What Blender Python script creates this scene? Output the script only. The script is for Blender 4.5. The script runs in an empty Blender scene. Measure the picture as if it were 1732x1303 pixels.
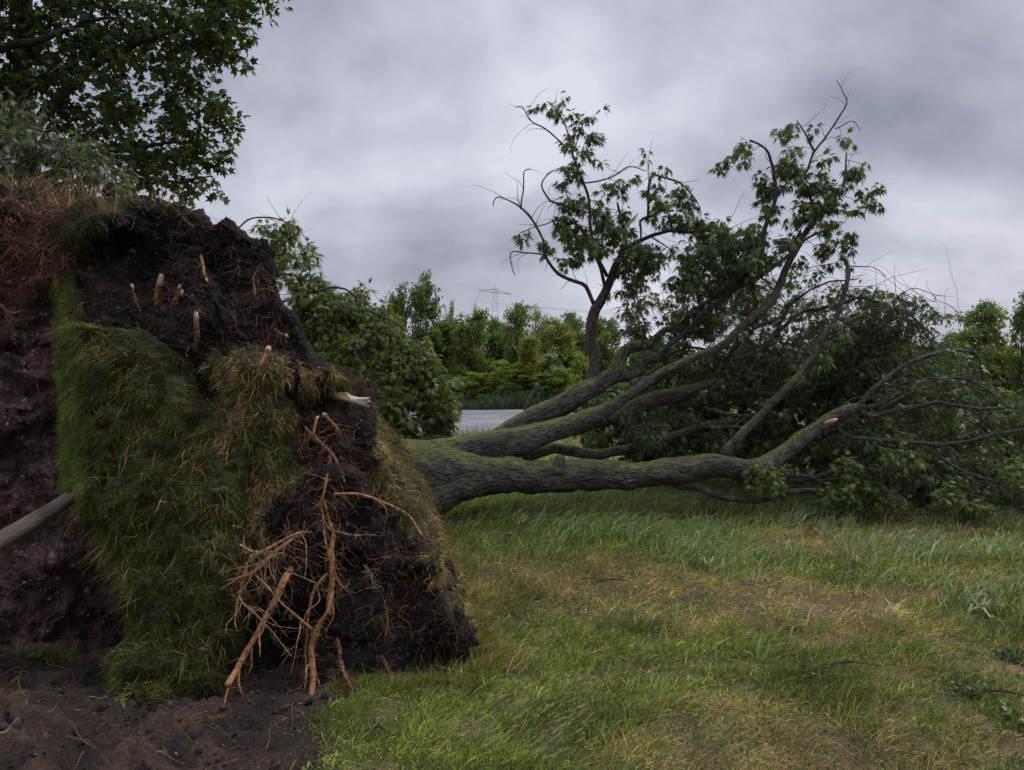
import bpy, math, random
import numpy as np
from mathutils import Vector
rng = np.random.default_rng(11)
random.seed(5)
R = math.radians
# ------------------------------------------------------------------ camera, world, sun, exposure
FPX = 1300.0; CX = 866.0; CY = 651.5; EYE = 1.6
scene = bpy.context.scene
col = scene.collection
cd = bpy.data.cameras.new('camera'); cam = bpy.data.objects.new('camera', cd); col.objects.link(cam)
cam.location = (0, 0, EYE); cam.rotation_euler = (R(90), 0, 0)
cd.sensor_width = 36; cd.lens = FPX / 1732 * 36; cd.clip_start = 0.05; cd.clip_end = 6000
scene.camera = cam
scene.view_settings.view_transform = 'Standard'
scene.view_settings.look = 'None'
scene.view_settings.exposure = 0.22
scene.view_settings.gamma = 1.0

def nd(nt, t, loc=(0, 0), **kw):
    n = nt.nodes.new(t)
    for k, v in kw.items():
        setattr(n, k, v)
    return n

SUN_EL, SUN_AZ = R(48), R(60)
w = bpy.data.worlds.new("World"); scene.world = w; w.use_nodes = True
nt = w.node_tree; nt.nodes.clear(); L = nt.links.new
out = nd(nt, 'ShaderNodeOutputWorld')
sky = nd(nt, 'ShaderNodeTexSky', sky_type='NISHITA'); sky.sun_disc = False
sky.sun_elevation = SUN_EL; sky.sun_rotation = SUN_AZ; sky.air_density = 1.5; sky.dust_density = 3
b1 = nd(nt, 'ShaderNodeBackground'); b1.inputs[1].default_value = 0.07; L(sky.outputs[0], b1.inputs[0])
tc = nd(nt, 'ShaderNodeTexCoord')
sx = nd(nt, 'ShaderNodeSeparateXYZ'); L(tc.outputs['Generated'], sx.inputs[0])
dz = nd(nt, 'ShaderNodeMath', operation='MAXIMUM'); L(sx.outputs[2], dz.inputs[0]); dz.inputs[1].default_value = 0.0
dz2 = nd(nt, 'ShaderNodeMath', operation='ADD'); L(dz.outputs[0], dz2.inputs[0]); dz2.inputs[1].default_value = 0.42
dx = nd(nt, 'ShaderNodeMath', operation='DIVIDE'); L(sx.outputs[0], dx.inputs[0]); L(dz2.outputs[0], dx.inputs[1])
dy = nd(nt, 'ShaderNodeMath', operation='DIVIDE'); L(sx.outputs[1], dy.inputs[0]); L(dz2.outputs[0], dy.inputs[1])
cx = nd(nt, 'ShaderNodeCombineXYZ'); L(dx.outputs[0], cx.inputs[0]); L(dy.outputs[0], cx.inputs[1])
mp = nd(nt, 'ShaderNodeMapping'); L(cx.outputs[0], mp.inputs[0])
mp.inputs['Location'].default_value = (5.3, 2.2, 0.0); mp.inputs['Rotation'].default_value = (0, 0, R(-35)); mp.inputs['Scale'].default_value = (0.9, 1.15, 1)
n1 = nd(nt, 'ShaderNodeTexNoise'); L(mp.outputs[0], n1.inputs['Vector']); n1.inputs['Scale'].default_value = 1.9
n1.inputs['Detail'].default_value = 8; n1.inputs['Roughness'].default_value = 0.5; n1.inputs['Distortion'].default_value = 0.25
n1b = nd(nt, 'ShaderNodeTexNoise'); L(tc.outputs['Generated'], n1b.inputs['Vector']); n1b.inputs['Scale'].default_value = 5.5; n1b.inputs['Detail'].default_value = 7; n1b.inputs['Roughness'].default_value = 0.52
sub = nd(nt, 'ShaderNodeMath', operation='SUBTRACT'); L(n1b.outputs[0], sub.inputs[0]); sub.inputs[1].default_value = 0.5
cmb = nd(nt, 'ShaderNodeMath', operation='MULTIPLY_ADD'); L(sub.outputs[0], cmb.inputs[0]); cmb.inputs[1].default_value = 0.55; L(n1.outputs[0], cmb.inputs[2])
hz = nd(nt, 'ShaderNodeMapRange'); L(sx.outputs[2], hz.inputs[0]); hz.inputs[1].default_value = 0.02; hz.inputs[2].default_value = 0.26; hz.inputs[3].default_value = 0.05; hz.inputs[4].default_value = -0.01   # paler cloud low down
ad_ = nd(nt, 'ShaderNodeMath', operation='ADD'); L(cmb.outputs[0], ad_.inputs[0]); L(hz.outputs[0], ad_.inputs[1])
cr = nd(nt, 'ShaderNodeValToRGB'); L(ad_.outputs[0], cr.inputs[0])
e = cr.color_ramp.elements
e[0].position = 0.20; e[0].color = (0.20, 0.215, 0.29, 1)
e[1].position = 0.67; e[1].color = (0.64, 0.65, 0.74, 1)
m_ = cr.color_ramp.elements.new(0.50); m_.color = (0.46, 0.475, 0.56, 1)
b2 = nd(nt, 'ShaderNodeBackground'); L(cr.outputs[0], b2.inputs[0])
zr = nd(nt, 'ShaderNodeMapRange'); zr.interpolation_type = 'SMOOTHSTEP'; L(sx.outputs[2], zr.inputs[0])   # an overcast sky is brightest overhead
zr.inputs[1].default_value = 0.42; zr.inputs[2].default_value = 0.95; zr.inputs[3].default_value = 1.0; zr.inputs[4].default_value = 2.7
L(zr.outputs[0], b2.inputs[1])
mx = nd(nt, 'ShaderNodeMixShader'); mx.inputs[0].default_value = 0.93
L(b1.outputs[0], mx.inputs[1]); L(b2.outputs[0], mx.inputs[2]); L(mx.outputs[0], out.inputs[0])

sd = bpy.data.lights.new('sun', 'SUN'); sun = bpy.data.objects.new('sun', sd); col.objects.link(sun)
sd.energy = 1.5; sd.angle = R(14); sd.color = (1, 0.93, 0.82)
# light comes from the right, slightly behind the camera's right shoulder
sun.rotation_euler = (R(90) - SUN_EL, 0, math.pi - SUN_AZ)

# ------------------------------------------------------------------ helpers
def P(px, py, Y):
    return np.array([(px - CX) / FPX * Y, Y, EYE - (py - CY) / FPX * Y])

def _hash(ix, iy, iz, s):
    h = (ix * 374761393 + iy * 668265263 + iz * 2147483647 + s * 1274126177) & 0xffffffff
    h = ((h ^ (h >> 13)) * 1274126177) & 0xffffffff
    h = (h ^ (h >> 16)) & 0xffffffff
    return h / 4294967295.0 * 2 - 1
def noise3(p, s=0):
    p = np.asarray(p, float); i = np.floor(p).astype(np.int64); f = p - i
    u = f * f * f * (f * (f * 6 - 15) + 10)
    r = 0
    for a in (0, 1):
        wa = u[..., 0] if a else 1 - u[..., 0]
        for b in (0, 1):
            wb = u[..., 1] if b else 1 - u[..., 1]
            for c in (0, 1):
                wc = u[..., 2] if c else 1 - u[..., 2]
                r = r + wa * wb * wc * _hash(i[..., 0] + a, i[..., 1] + b, i[..., 2] + c, s)
    return r
def fbm(p, octv=4, s=0, rough=0.5):
    p = np.asarray(p, float); a = 1.0; t = 0; n = 0
    for o in range(octv):
        t = t + a * noise3(p * 2 ** o + 17.3 * o, s + o); n += a; a *= rough
    return t / n
def unit(v):
    return v / (np.linalg.norm(v, axis=-1, keepdims=True) + 1e-9)

def link_mesh(name, V, faces, mat, parent=None, smooth=False, attrs=None):
    """faces: list of int arrays (n,k)"""
    me = bpy.data.meshes.new(name)
    V = np.asarray(V, np.float32)
    me.vertices.add(len(V)); me.vertices.foreach_set('co', V.ravel())
    tot = [np.full(len(f), f.shape[1], np.int32) for f in faces if len(f)]
    lp = np.concatenate([f.ravel() for f in faces if len(f)]).astype(np.int32)
    tot = np.concatenate(tot); st = np.concatenate([[0], np.cumsum(tot)[:-1]]).astype(np.int32)
    me.loops.add(len(lp)); me.loops.foreach_set('vertex_index', lp)
    me.polygons.add(len(tot)); me.polygons.foreach_set('loop_start', st)
    if smooth:
        me.polygons.foreach_set('use_smooth', np.ones(len(tot), bool))
    me.update(calc_edges=True)
    for k, a in (attrs or {}).items():
        a = np.asarray(a, np.float32)
        if a.ndim == 1:
            at = me.attributes.new(k, 'FLOAT', 'POINT'); at.data.foreach_set('value', a)
        elif a.shape[1] == 3 and k != 'Col':
            at = me.attributes.new(k, 'FLOAT_VECTOR', 'POINT'); at.data.foreach_set('vector', a.ravel())
        else:
            a4 = np.concatenate([a, np.ones((len(a), 1), np.float32)], 1)
            at = me.attributes.new(k, 'FLOAT_COLOR', 'POINT'); at.data.foreach_set('color', a4.ravel())
    me.materials.append(mat)
    o = bpy.data.objects.new(name, me); col.objects.link(o)
    if parent: o.parent = parent
    return o
def tag(o, label=None, cat=None, group=None, kind=None):
    if label: o['label'] = label
    if cat: o['category'] = cat
    if group: o['group'] = group
    if kind: o['kind'] = kind
    return o
def empty(name, loc, label, cat, group=None):
    o = bpy.data.objects.new(name, None); col.objects.link(o); o.location = loc
    o.empty_display_size = 0.2
    tag(o, label, cat, group); return o
def child(o, parent):
    """keep world coordinates although parent sits at its base"""
    o.parent = parent; o.location = -Vector(parent.location); return o

class Acc:
    def __init__(s): s.V = []; s.F = {}; s.A = {}; s.n = 0
    def add(s, V, faces, **attrs):
        V = np.asarray(V); s.V.append(V)
        for f in faces: s.F.setdefault(f.shape[1], []).append(f + s.n)
        for k, a in attrs.items(): s.A.setdefault(k, []).append(np.asarray(a))
        s.n += len(V)
    def link(s, name, mat, parent=None, smooth=False):
        return link_mesh(name, np.concatenate(s.V), [np.concatenate(f) for f in s.F.values()], mat, None, smooth,
                         {k: np.concatenate(a) for k, a in s.A.items()}) if parent is None else \
               child(link_mesh(name, np.concatenate(s.V), [np.concatenate(f) for f in s.F.values()], mat, None, smooth,
                         {k: np.concatenate(a) for k, a in s.A.items()}), parent)

def smooth_path(pts, rad, step):
    pts = np.asarray(pts, float); rad = np.asarray(rad, float)
    n = len(pts)
    if n < 3:
        k = max(2, int(np.linalg.norm(pts[-1] - pts[0]) / step) + 1)
        t = np.linspace(0, 1, k)[:, None]
        return pts[0] * (1 - t) + pts[-1] * t, np.interp(t[:, 0], [0, 1], [rad[0], rad[-1]])
    E = np.vstack([2 * pts[0] - pts[1], pts, 2 * pts[-1] - pts[-2]])
    o = []; r = []
    for i in range(n - 1):
        p0, p1, p2, p3 = E[i:i + 4]
        k = max(2, int(np.linalg.norm(p2 - p1) / step))
        t = np.linspace(0, 1, k, endpoint=False)[:, None]
        o.append(0.5 * ((2 * p1) + (-p0 + p2) * t + (2 * p0 - 5 * p1 + 4 * p2 - p3) * t ** 2 + (-p0 + 3 * p1 - 3 * p2 + p3) * t ** 3))
        r.append(rad[i] * (1 - t[:, 0]) + rad[i + 1] * t[:, 0])
    o.append(pts[-1:]); r.append(rad[-1:])
    return np.concatenate(o), np.concatenate(r)

def tube(acc, pts, rad, seg=8, step=0.1, rough=0.0, wob=0.0, seed=0, cap=True, colr=None):
    p, r = smooth_path(pts, rad, step)
    if wob:
        L_ = np.concatenate([[0], np.cumsum(np.linalg.norm(np.diff(p, axis=0), axis=1))])
        q = np.stack([L_ * 3.1, np.full_like(L_, seed * 1.7), np.zeros_like(L_)], 1)
        amp = wob * np.minimum(1, L_ / (L_[-1] + 1e-6) * 4)[:, None]
        p = p + amp * np.stack([fbm(q, 3, 1), fbm(q, 3, 2), fbm(q, 3, 3)], 1)
    n = len(p)
    T = unit(np.gradient(p, axis=0))
    N = np.zeros_like(p); a = np.cross(T[0], [0.3, 0.2, 1.0]); N[0] = a / (np.linalg.norm(a) + 1e-9)
    for i in range(1, n):
        v = N[i - 1] - T[i] * np.dot(N[i - 1], T[i]); N[i] = v / (np.linalg.norm(v) + 1e-9)
    B = np.cross(T, N)
    th = np.linspace(0, 2 * math.pi, seg, endpoint=False)
    c = np.cos(th)[None, :, None]; s_ = np.sin(th)[None, :, None]
    D = N[:, None] * c + B[:, None] * s_
    Ln = np.concatenate([[0], np.cumsum(np.linalg.norm(np.diff(p, axis=0), axis=1))])
    bk = np.stack([np.cos(th)[None] * r[:, None], np.sin(th)[None] * r[:, None], np.repeat(Ln[:, None], seg, 1) * 0.5], -1) + seed * 3.3
    rr = np.repeat(r[:, None], seg, 1)
    if rough:
        rr = rr * (1 + rough * (fbm(bk * np.array([4, 4, 6.0]), 4, 5)) + rough * 0.5 * fbm(bk * 14, 2, 9))
    V = p[:, None] + D * rr[..., None]
    i = np.arange(n - 1)[:, None] * seg; j = np.arange(seg)[None]; j2 = (j + 1) % seg
    F = np.stack([i + j, i + j2, i + seg + j2, i + seg + j], -1).reshape(-1, 4)
    V = V.reshape(-1, 3); bkf = bk.reshape(-1, 3)
    faces = [F]
    if cap:
        V = np.vstack([V, p[:1] - T[:1] * r[0] * 0.2, p[-1:] + T[-1:] * r[-1] * 0.3]); bkf = np.vstack([bkf, bkf[:1], bkf[-1:]])
        a0 = n * seg; jj = np.arange(seg)
        faces.append(np.stack([np.full(seg, a0), (jj + 1) % seg, jj], 1))
        faces.append(np.stack([np.full(seg, a0 + 1), (n - 1) * seg + jj, (n - 1) * seg + (jj + 1) % seg], 1))
    at = dict(bk=bkf)
    if colr is not None: at['Col'] = np.repeat(np.asarray(colr, float)[None], len(V), 0)
    acc.add(V, faces, **at)
    return p, r, T

# many thin curly threads at once (n,k,3)
def threads(acc, Pn, D, Ln, rad, k=5, wig=0.5, grav=0.0, colr=None, curl=0.0):
    n = len(Pn)
    pts = np.zeros((n, k, 3)); pts[:, 0] = Pn; d = unit(D)
    ax = unit(rng.normal(size=(n, 3)))
    for i in range(1, k):
        d = unit(d + wig * rng.normal(size=(n, 3)) * 0.6 + np.array([0, 0, -grav]) + curl * np.cross(ax, d))
        pts[:, i] = pts[:, i - 1] + d * (Ln / (k - 1))[:, None]
    r = np.asarray(rad)[:, None] * np.linspace(1, 0.3, k)[None]
    T = np.gradient(pts, axis=1); T = unit(T)
    a = unit(np.cross(T, ax[:, None])); b = np.cross(T, a)
    V = np.stack([pts + r[..., None] * (math.cos(t) * a + math.sin(t) * b) for t in (0, 2.094, 4.189)], 2)  # n,k,3,3
    base = (np.arange(n) * k * 3)[:, None, None] + (np.arange(k - 1) * 3)[None, :, None]
    j = np.arange(3)[None, None]; j2 = (j + 1) % 3
    F = np.stack([base + j, base + j2, base + 3 + j2, base + 3 + j], -1).reshape(-1, 4)
    V = V.reshape(-1, 3)
    if colr is not None:
        acc.add(V, [F], Col=np.repeat(colr, k * 3, 0), bk=V * 1.0)
    else:
        acc.add(V, [F], bk=V * 1.0)
    return pts

def blades(acc, Pn, D, Ln, W, bend, colr, fold=None):
    n = len(Pn); D = unit(D)
    side = unit(np.cross(D, rng.normal(size=(n, 3)))) * W[:, None] * 0.5
    m = Pn + D * (Ln * 0.55)[:, None] + bend * (Ln * 0.2)[:, None]
    t = Pn + D * (Ln * 0.95)[:, None] + bend * (Ln * 0.75)[:, None]
    V = np.stack([Pn - side, Pn + side, m + side * 0.8, m - side * 0.8, t], 1).reshape(-1, 3)
    b = np.arange(n) * 5
    c5 = np.repeat(colr, 5, 0)
    acc.add(V, [np.stack([b, b + 1, b + 2, b + 3], 1), np.stack([b + 3, b + 2, b + 4], 1)], Col=c5)

def leaf_template(kind):
    if kind == 'maple':      # broad five-lobed leaf
        ang = np.radians([-118, -60, 0, 60, 118]); tip = [0.62, 0.9, 1.0, 0.9, 0.62]; na = np.radians([-160, -88, -30, 30, 88, 160]); nr = [0.3, 0.42, 0.5, 0.5, 0.42, 0.3]
    elif kind == 'cut':      # deeply cut leaf
        ang = np.radians([-66, -34, 0, 34, 66]); tip = [0.6, 0.92, 1.12, 0.92, 0.6]; na = np.radians([-110, -50, -17, 17, 50, 110]); nr = [0.14, 0.32, 0.46, 0.46, 0.32, 0.14]
    elif kind == 'small':
        return np.array([[0, 0, 0], [0.36, 0.42, 0.06], [0, 1.0, -0.1], [-0.36, 0.42, 0.06]]), [np.array([[0, 1, 2, 3]])]
    V = [[0, 0, 0]]
    for a, r in zip(ang, tip): V.append([math.sin(a) * r * 0.62, 0.28 + math.cos(a) * r * 0.72, -0.16 * r])
    for a, r in zip(na, nr): V.append([math.sin(a) * r * 0.62, 0.28 + math.cos(a) * r * 0.72, 0.05])
    V = np.array(V); V[0] = [0, 0.1, 0]
    F = [[0, 6 + i, 1 + i, 7 + i] for i in range(5)]
    return V, [np.array(F)]
TPL = {k: leaf_template(k) for k in ('maple', 'cut', 'small')}
def leaves(acc, C, D, N, S, colr, kind):
    TV, TF = TPL[kind]; n = len(C); k = len(TV)
    D = unit(D); X = unit(np.cross(D, N)); N2 = np.cross(X, D)
    V = C[:, None] + S[:, None, None] * (TV[None, :, :1] * X[:, None] + TV[None, :, 1:2] * D[:, None] + TV[None, :, 2:] * N2[:, None])
    F = (TF[0][None] + (np.arange(n) * k)[:, None, None]).reshape(-1, TF[0].shape[1])
    acc.add(V.reshape(-1, 3), [F], Col=np.repeat(colr, k, 0))

def leaf_clusters(acc, C, per, spread, size, kind, base, var=0.25, droop=0.55, sv=0.3, pale=0.0):
    """C: cluster centres (n,3); per leaves each"""
    n = len(C); m = n * per
    out_ = unit(rng.normal(size=(m, 3)) * [1, 1, 0.7])
    c = np.repeat(C, per, 0) + out_ * (spread * rng.uniform(0.2, 1, m))[:, None]
    D = out_ + np.array([0, 0, -droop]) + rng.normal(size=(m, 3)) * 0.3
    N = unit(rng.normal(size=(m, 3)) * 0.6 + [0, -0.2, 1.0])
    S = size * (1 + sv * rng.uniform(-1, 1, m))
    cb = np.repeat(rng.normal(0, 1, n), per)
    v = np.exp(var * (0.6 * cb + 0.7 * rng.normal(0, 1, m)))[:, None]
    hue = rng.normal(0, 0.12, (m, 1)) + 0.08 * cb[:, None]
    colr = np.array(base)[None] * v * (1 + hue * np.array([1.2, 0.2, -0.8]))
    if pale:
        pk = rng.uniform(size=m) < pale
        colr[pk] = colr[pk] * 1.25 + np.array([0.055, 0.07, 0.055])
    leaves(acc, c, D, N, S, np.clip(colr, 0.004, 1), kind)

def blob_points(blobs, dens, gap=0.0, s=3, gs=2.2):
    o = []
    for (px, py, r, Y, dep) in blobs:
        n = max(3, int(dens * r * r))
        q = rng.normal(size=(n, 3)); q = unit(q) * (rng.uniform(0, 1, (n, 1)) ** 0.42)
        c = P(px, py, Y); rm = r / FPX * Y
        o.append(c + q * np.array([rm, dep, rm]))
    o = np.concatenate(o)
    if gap: o = o[fbm(o * gs, 2, s) > gap]
    return o

# ------------------------------------------------------------------ materials
def newmat(name):
    m = bpy.data.materials.new(name); m.use_nodes = True
    nt = m.node_tree; b = nt.nodes['Principled BSDF']; return m, nt, b
def m_leaf(name, trans=0.3, rough=0.42, spec=0.5, tint=(1.3, 1.5, 0.6)):
    m, nt, b = newmat(name); L = nt.links.new
    a = nd(nt, 'ShaderNodeAttribute'); a.attribute_name = 'Col'
    L(a.outputs[0], b.inputs['Base Color']); b.inputs['Roughness'].default_value = rough; b.inputs['Specular IOR Level'].default_value = spec
    t = nd(nt, 'ShaderNodeBsdfTranslucent')
    mul = nd(nt, 'ShaderNodeVectorMath', operation='MULTIPLY'); L(a.outputs[0], mul.inputs[0]); mul.inputs[1].default_value = tint
    L(mul.outputs[0], t.inputs[0])
    mx = nd(nt, 'ShaderNodeMixShader'); mx.inputs[0].default_value = trans
    o = nt.nodes['Material Output']; L(b.outputs[0], mx.inputs[1]); L(t.outputs[0], mx.inputs[2]); L(mx.outputs[0], o.inputs[0])
    return m
def m_attr(name, rough=0.85, bump=0.0, bscale=60, spec=0.3, noise_mix=0.35):
    m, nt, b = newmat(name); L = nt.links.new
    a = nd(nt, 'ShaderNodeAttribute'); a.attribute_name = 'Col'
    g = nd(nt, 'ShaderNodeTexCoord')
    n = nd(nt, 'ShaderNodeTexNoise'); L(g.outputs['Object'], n.inputs['Vector']); n.inputs['Scale'].default_value = bscale; n.inputs['Detail'].default_value = 5
    mr = nd(nt, 'ShaderNodeMapRange'); L(n.outputs[0], mr.inputs[0]); mr.inputs[1].default_value = 0.3; mr.inputs[2].default_value = 0.7
    mr.inputs[3].default_value = 1 - noise_mix; mr.inputs[4].default_value = 1 + noise_mix
    mul = nd(nt, 'ShaderNodeVectorMath', operation='SCALE'); L(a.outputs[0], mul.inputs[0]); L(mr.outputs[0], mul.inputs['Scale'])
    L(mul.outputs[0], b.inputs['Base Color']); b.inputs['Roughness'].default_value = rough; b.inputs['Specular IOR Level'].default_value = spec
    if bump:
        bp = nd(nt, 'ShaderNodeBump'); L(n.outputs[0], bp.inputs['Height']); bp.inputs['Strength'].default_value = 0.8; bp.inputs['Distance'].default_value = bump
        L(bp.outputs[0], b.inputs['Normal'])
    return m
def ramp(nt, fac, stops):
    r = nd(nt, 'ShaderNodeValToRGB'); nt.links.new(fac, r.inputs[0]); e = r.color_ramp.elements
    e[0].position, e[0].color = stops[0][0], (*stops[0][1], 1); e[1].position, e[1].color = stops[-1][0], (*stops[-1][1], 1)
    for p_, c_ in stops[1:-1]:
        x = e.new(p_); x.color = (*c_, 1)
    return r
def m_soil(name, dark, mid, light, turf=(0.075, 0.075, 0.026)):
    m, nt, b = newmat(name); L = nt.links.new
    g = nd(nt, 'ShaderNodeTexCoord')
    n = nd(nt, 'ShaderNodeTexNoise'); L(g.outputs['Object'], n.inputs['Vector']); n.inputs['Scale'].default_value = 5; n.inputs['Detail'].default_value = 8; n.inputs['Roughness'].default_value = 0.65
    r = ramp(nt, n.outputs[0], [(0.34, dark), (0.52, mid), (0.70, light)])
    n2 = nd(nt, 'ShaderNodeTexNoise'); L(g.outputs['Object'], n2.inputs['Vector']); n2.inputs['Scale'].default_value = 38; n2.inputs['Detail'].default_value = 7; n2.inputs['Roughness'].default_value = 0.7
    mr = nd(nt, 'ShaderNodeMapRange'); L(n2.outputs[0], mr.inputs[0]); mr.inputs[1].default_value = 0.3; mr.inputs[2].default_value = 0.7; mr.inputs[3].default_value = 0.45; mr.inputs[4].default_value = 1.6
    mul = nd(nt, 'ShaderNodeVectorMath', operation='SCALE'); L(r.outputs[0], mul.inputs[0]); L(mr.outputs[0], mul.inputs['Scale'])
    tint = nd(nt, 'ShaderNodeAttribute'); tint.attribute_name = 'tint'
    mul2 = nd(nt, 'ShaderNodeVectorMath', operation='MULTIPLY'); L(mul.outputs[0], mul2.inputs[0]); L(tint.outputs['Vector'], mul2.inputs[1])
    a = nd(nt, 'ShaderNodeAttribute'); a.attribute_name = 'turf'
    mixc = nd(nt, 'ShaderNodeMix', data_type='RGBA'); L(a.outputs['Fac'], mixc.inputs[0]); L(mul2.outputs[0], mixc.inputs[6]); mixc.inputs[7].default_value = (*turf, 1)
    L(mixc.outputs[2], b.inputs['Base Color']); b.inputs['Roughness'].default_value = 0.92; b.inputs['Specular IOR Level'].default_value = 0.25
    n3 = nd(nt, 'ShaderNodeTexNoise'); L(g.outputs['Object'], n3.inputs['Vector']); n3.inputs['Scale'].default_value = 22; n3.inputs['Detail'].default_value = 9; n3.inputs['Roughness'].default_value = 0.72
    bp = nd(nt, 'ShaderNodeBump'); L(n3.outputs[0], bp.inputs['Height']); bp.inputs['Strength'].default_value = 1.0; bp.inputs['Distance'].default_value = 0.08
    L(bp.outputs[0], b.inputs['Normal'])
    return m
def m_bark(name, base, light, moss=(0.055, 0.075, 0.012), moss_amt=0.6, sc=22):
    m, nt, b = newmat(name); L = nt.links.new
    a = nd(nt, 'ShaderNodeAttribute'); a.attribute_name = 'bk'
    n = nd(nt, 'ShaderNodeTexNoise'); L(a.outputs['Vector'], n.inputs['Vector']); n.inputs['Scale'].default_value = sc; n.inputs['Detail'].default_value = 8; n.inputs['Roughness'].default_value = 0.65
    v = nd(nt, 'ShaderNodeTexVoronoi', feature='DISTANCE_TO_EDGE'); L(a.outputs['Vector'], v.inputs['Vector']); v.inputs['Scale'].default_value = sc * 0.9
    n2 = nd(nt, 'ShaderNodeTexNoise'); L(a.outputs['Vector'], n2.inputs['Vector']); n2.inputs['Scale'].default_value = 4.5; n2.inputs['Detail'].default_value = 4
    r = ramp(nt, n.outputs[0], [(0.32, tuple(x * 0.35 for x in base)), (0.5, base), (0.72, light)])
    r2 = ramp(nt, n2.outputs[0], [(0.35, (0.6, 0.6, 0.62)), (0.65, (1.35, 1.3, 1.3))])
    mu = nd(nt, 'ShaderNodeVectorMath', operation='MULTIPLY'); L(r.outputs[0], mu.inputs[0]); L(r2.outputs[0], mu.inputs[1])
    geo = nd(nt, 'ShaderNodeNewGeometry'); sp = nd(nt, 'ShaderNodeSeparateXYZ'); L(geo.outputs['Normal'], sp.inputs[0])
    ad = nd(nt, 'ShaderNodeMath', operation='ADD'); L(sp.outputs[2], ad.inputs[0])
    sc_ = nd(nt, 'ShaderNodeMath', operation='MULTIPLY'); L(n2.outputs[0], sc_.inputs[0]); sc_.inputs[1].default_value = 1.6; L(sc_.outputs[0], ad.inputs[1])
    mr = nd(nt, 'ShaderNodeMapRange'); L(ad.outputs[0], mr.inputs[0]); mr.inputs[1].default_value = 1.1; mr.inputs[2].default_value = 1.85; mr.inputs[3].default_value = 0; mr.inputs[4].default_value = moss_amt
    ng = ramp(nt, n.outputs[0], [(0.35, tuple(x * 0.5 for x in moss)), (0.65, tuple(x * 1.5 for x in moss))])
    mixc = nd(nt, 'ShaderNodeMix', data_type='RGBA'); L(mr.outputs[0], mixc.inputs[0]); L(mu.outputs[0], mixc.inputs[6]); L(ng.outputs[0], mixc.inputs[7])
    L(mixc.outputs[2], b.inputs['Base Color']); b.inputs['Roughness'].default_value = 0.8; b.inputs['Specular IOR Level'].default_value = 0.35
    mn = nd(nt, 'ShaderNodeMath', operation='MULTIPLY_ADD'); L(v.outputs[0], mn.inputs[0]); mn.inputs[1].default_value = 1.2; L(n.outputs[0], mn.inputs[2])
    bp = nd(nt, 'ShaderNodeBump'); L(mn.outputs[0], bp.inputs['Height']); bp.inputs['Strength'].default_value = 1.0; bp.inputs['Distance'].default_value = 0.035
    L(bp.outputs[0], b.inputs['Normal'])
    return m
M = {}
M['plate'] = m_soil('peaty_soil', (0.005, 0.004, 0.004), (0.020, 0.014, 0.013), (0.066, 0.047, 0.042))
M['grass'] = m_leaf('grass_blades', 0.3, 0.5, 0.22, (1.15, 1.2, 0.6))
M['turfgrass'] = m_leaf('turf_blades', 0.2, 0.6, 0.12, (1.1, 1.2, 0.7))
M['leaf'] = m_leaf('leaf_green', 0.36, 0.45, 0.35)
M['leafback'] = m_leaf('far_leaf', 0.42, 0.5, 0.3)
M['root'] = m_attr('root_bark', 0.85, 0.008, 42, noise_mix=0.75)
M['wood'] = m_attr('split_wood', 0.7, 0.003, 90)
M['bark'] = m_bark('tree_bark', (0.075, 0.062, 0.052), (0.17, 0.15, 0.125), moss=(0.115, 0.135, 0.02), moss_amt=0.85)
M['bark_thin'] = m_bark('branch_bark', (0.075, 0.06, 0.053), (0.21, 0.19, 0.17), moss=(0.05, 0.058, 0.03), moss_amt=0.35, sc=40)
M['bark_dark'] = m_bark('dark_bark', (0.03, 0.026, 0.022), (0.07, 0.06, 0.052), moss_amt=0.3)
M['birch'] = m_bark('birch_bark', (0.22, 0.21, 0.2), (0.4, 0.39, 0.37), moss_amt=0.1, sc=6)

# ------------------------------------------------------------------ ground
def dirtmask(x, y):
    """1 = bare earth, 0 = grass"""
    nz = 0.30 * fbm(np.stack([x * 3.5, y * 3.5, 0 * x], -1), 4, 21)
    near = (x < -0.92 + 0.04 * (y - 3.2) + nz) & (y <= 4.2)
    mid = (x < -0.24 - 0.16 * (y - 4.1) + nz * 0.3) & (y > 4.2) & (y < 9.4) & (x > -7)
    return near | mid
def gheight(x, y):
    p = np.stack([x, y, 0 * x], -1)
    h = 0.03 * fbm(p * 0.7, 3, 31) + 0.012 * fbm(p * 5, 3, 32)
    # dip to the water
    def ss(a, b, t):
        t = np.clip((t - a) / (b - a), 0, 1); return t * t * (3 - 2 * t)
    h = h - 0.42 * ss(13, 27, y) * (1 - ss(76, 84, y))
    bank = 32.0 + 1.2 * np.sin(x * 0.3) + 0.8 * np.sin(x * 0.9 + 1)
    fbank = 70 + 2 * np.sin(x * 0.11) + 1 * np.sin(x * 0.45)
    h = h - 1.0 * ss(bank - 1.5, bank + 1.5, y) * (1 - ss(fbank - 1.5, fbank + 1.5, y)) * ss(-60, -50, x) * (1 - ss(4.0, 8.0, x - (y - 48) * .06 + np.sin(y * .5) * .6))
    h = h + 3.5 * ss(150, 500, y) * (0.5 + 0.5 * fbm(p * 0.004, 2, 3)) * 0.3
    # torn earth at lower left
    d = (x < -0.6) & (y < 7)
    wgt = np.clip((-0.75 - x) / 0.6, 0, 1) * np.clip((7 - y) / 1.5, 0, 1)
    h = h + wgt * (0.12 * fbm(p * 1.6, 3, 41) + 0.12 * (0.3 - np.abs(fbm(p * 5, 4, 42))) + 0.05 * fbm(p * 14, 3, 44) + 0.03 * fbm(p * 30, 3, 43) - 0.085 + 0.24 * np.exp(-((x + 2.4) / .9) ** 2 - ((y - 3.3) / .5) ** 2))
    return h
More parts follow.
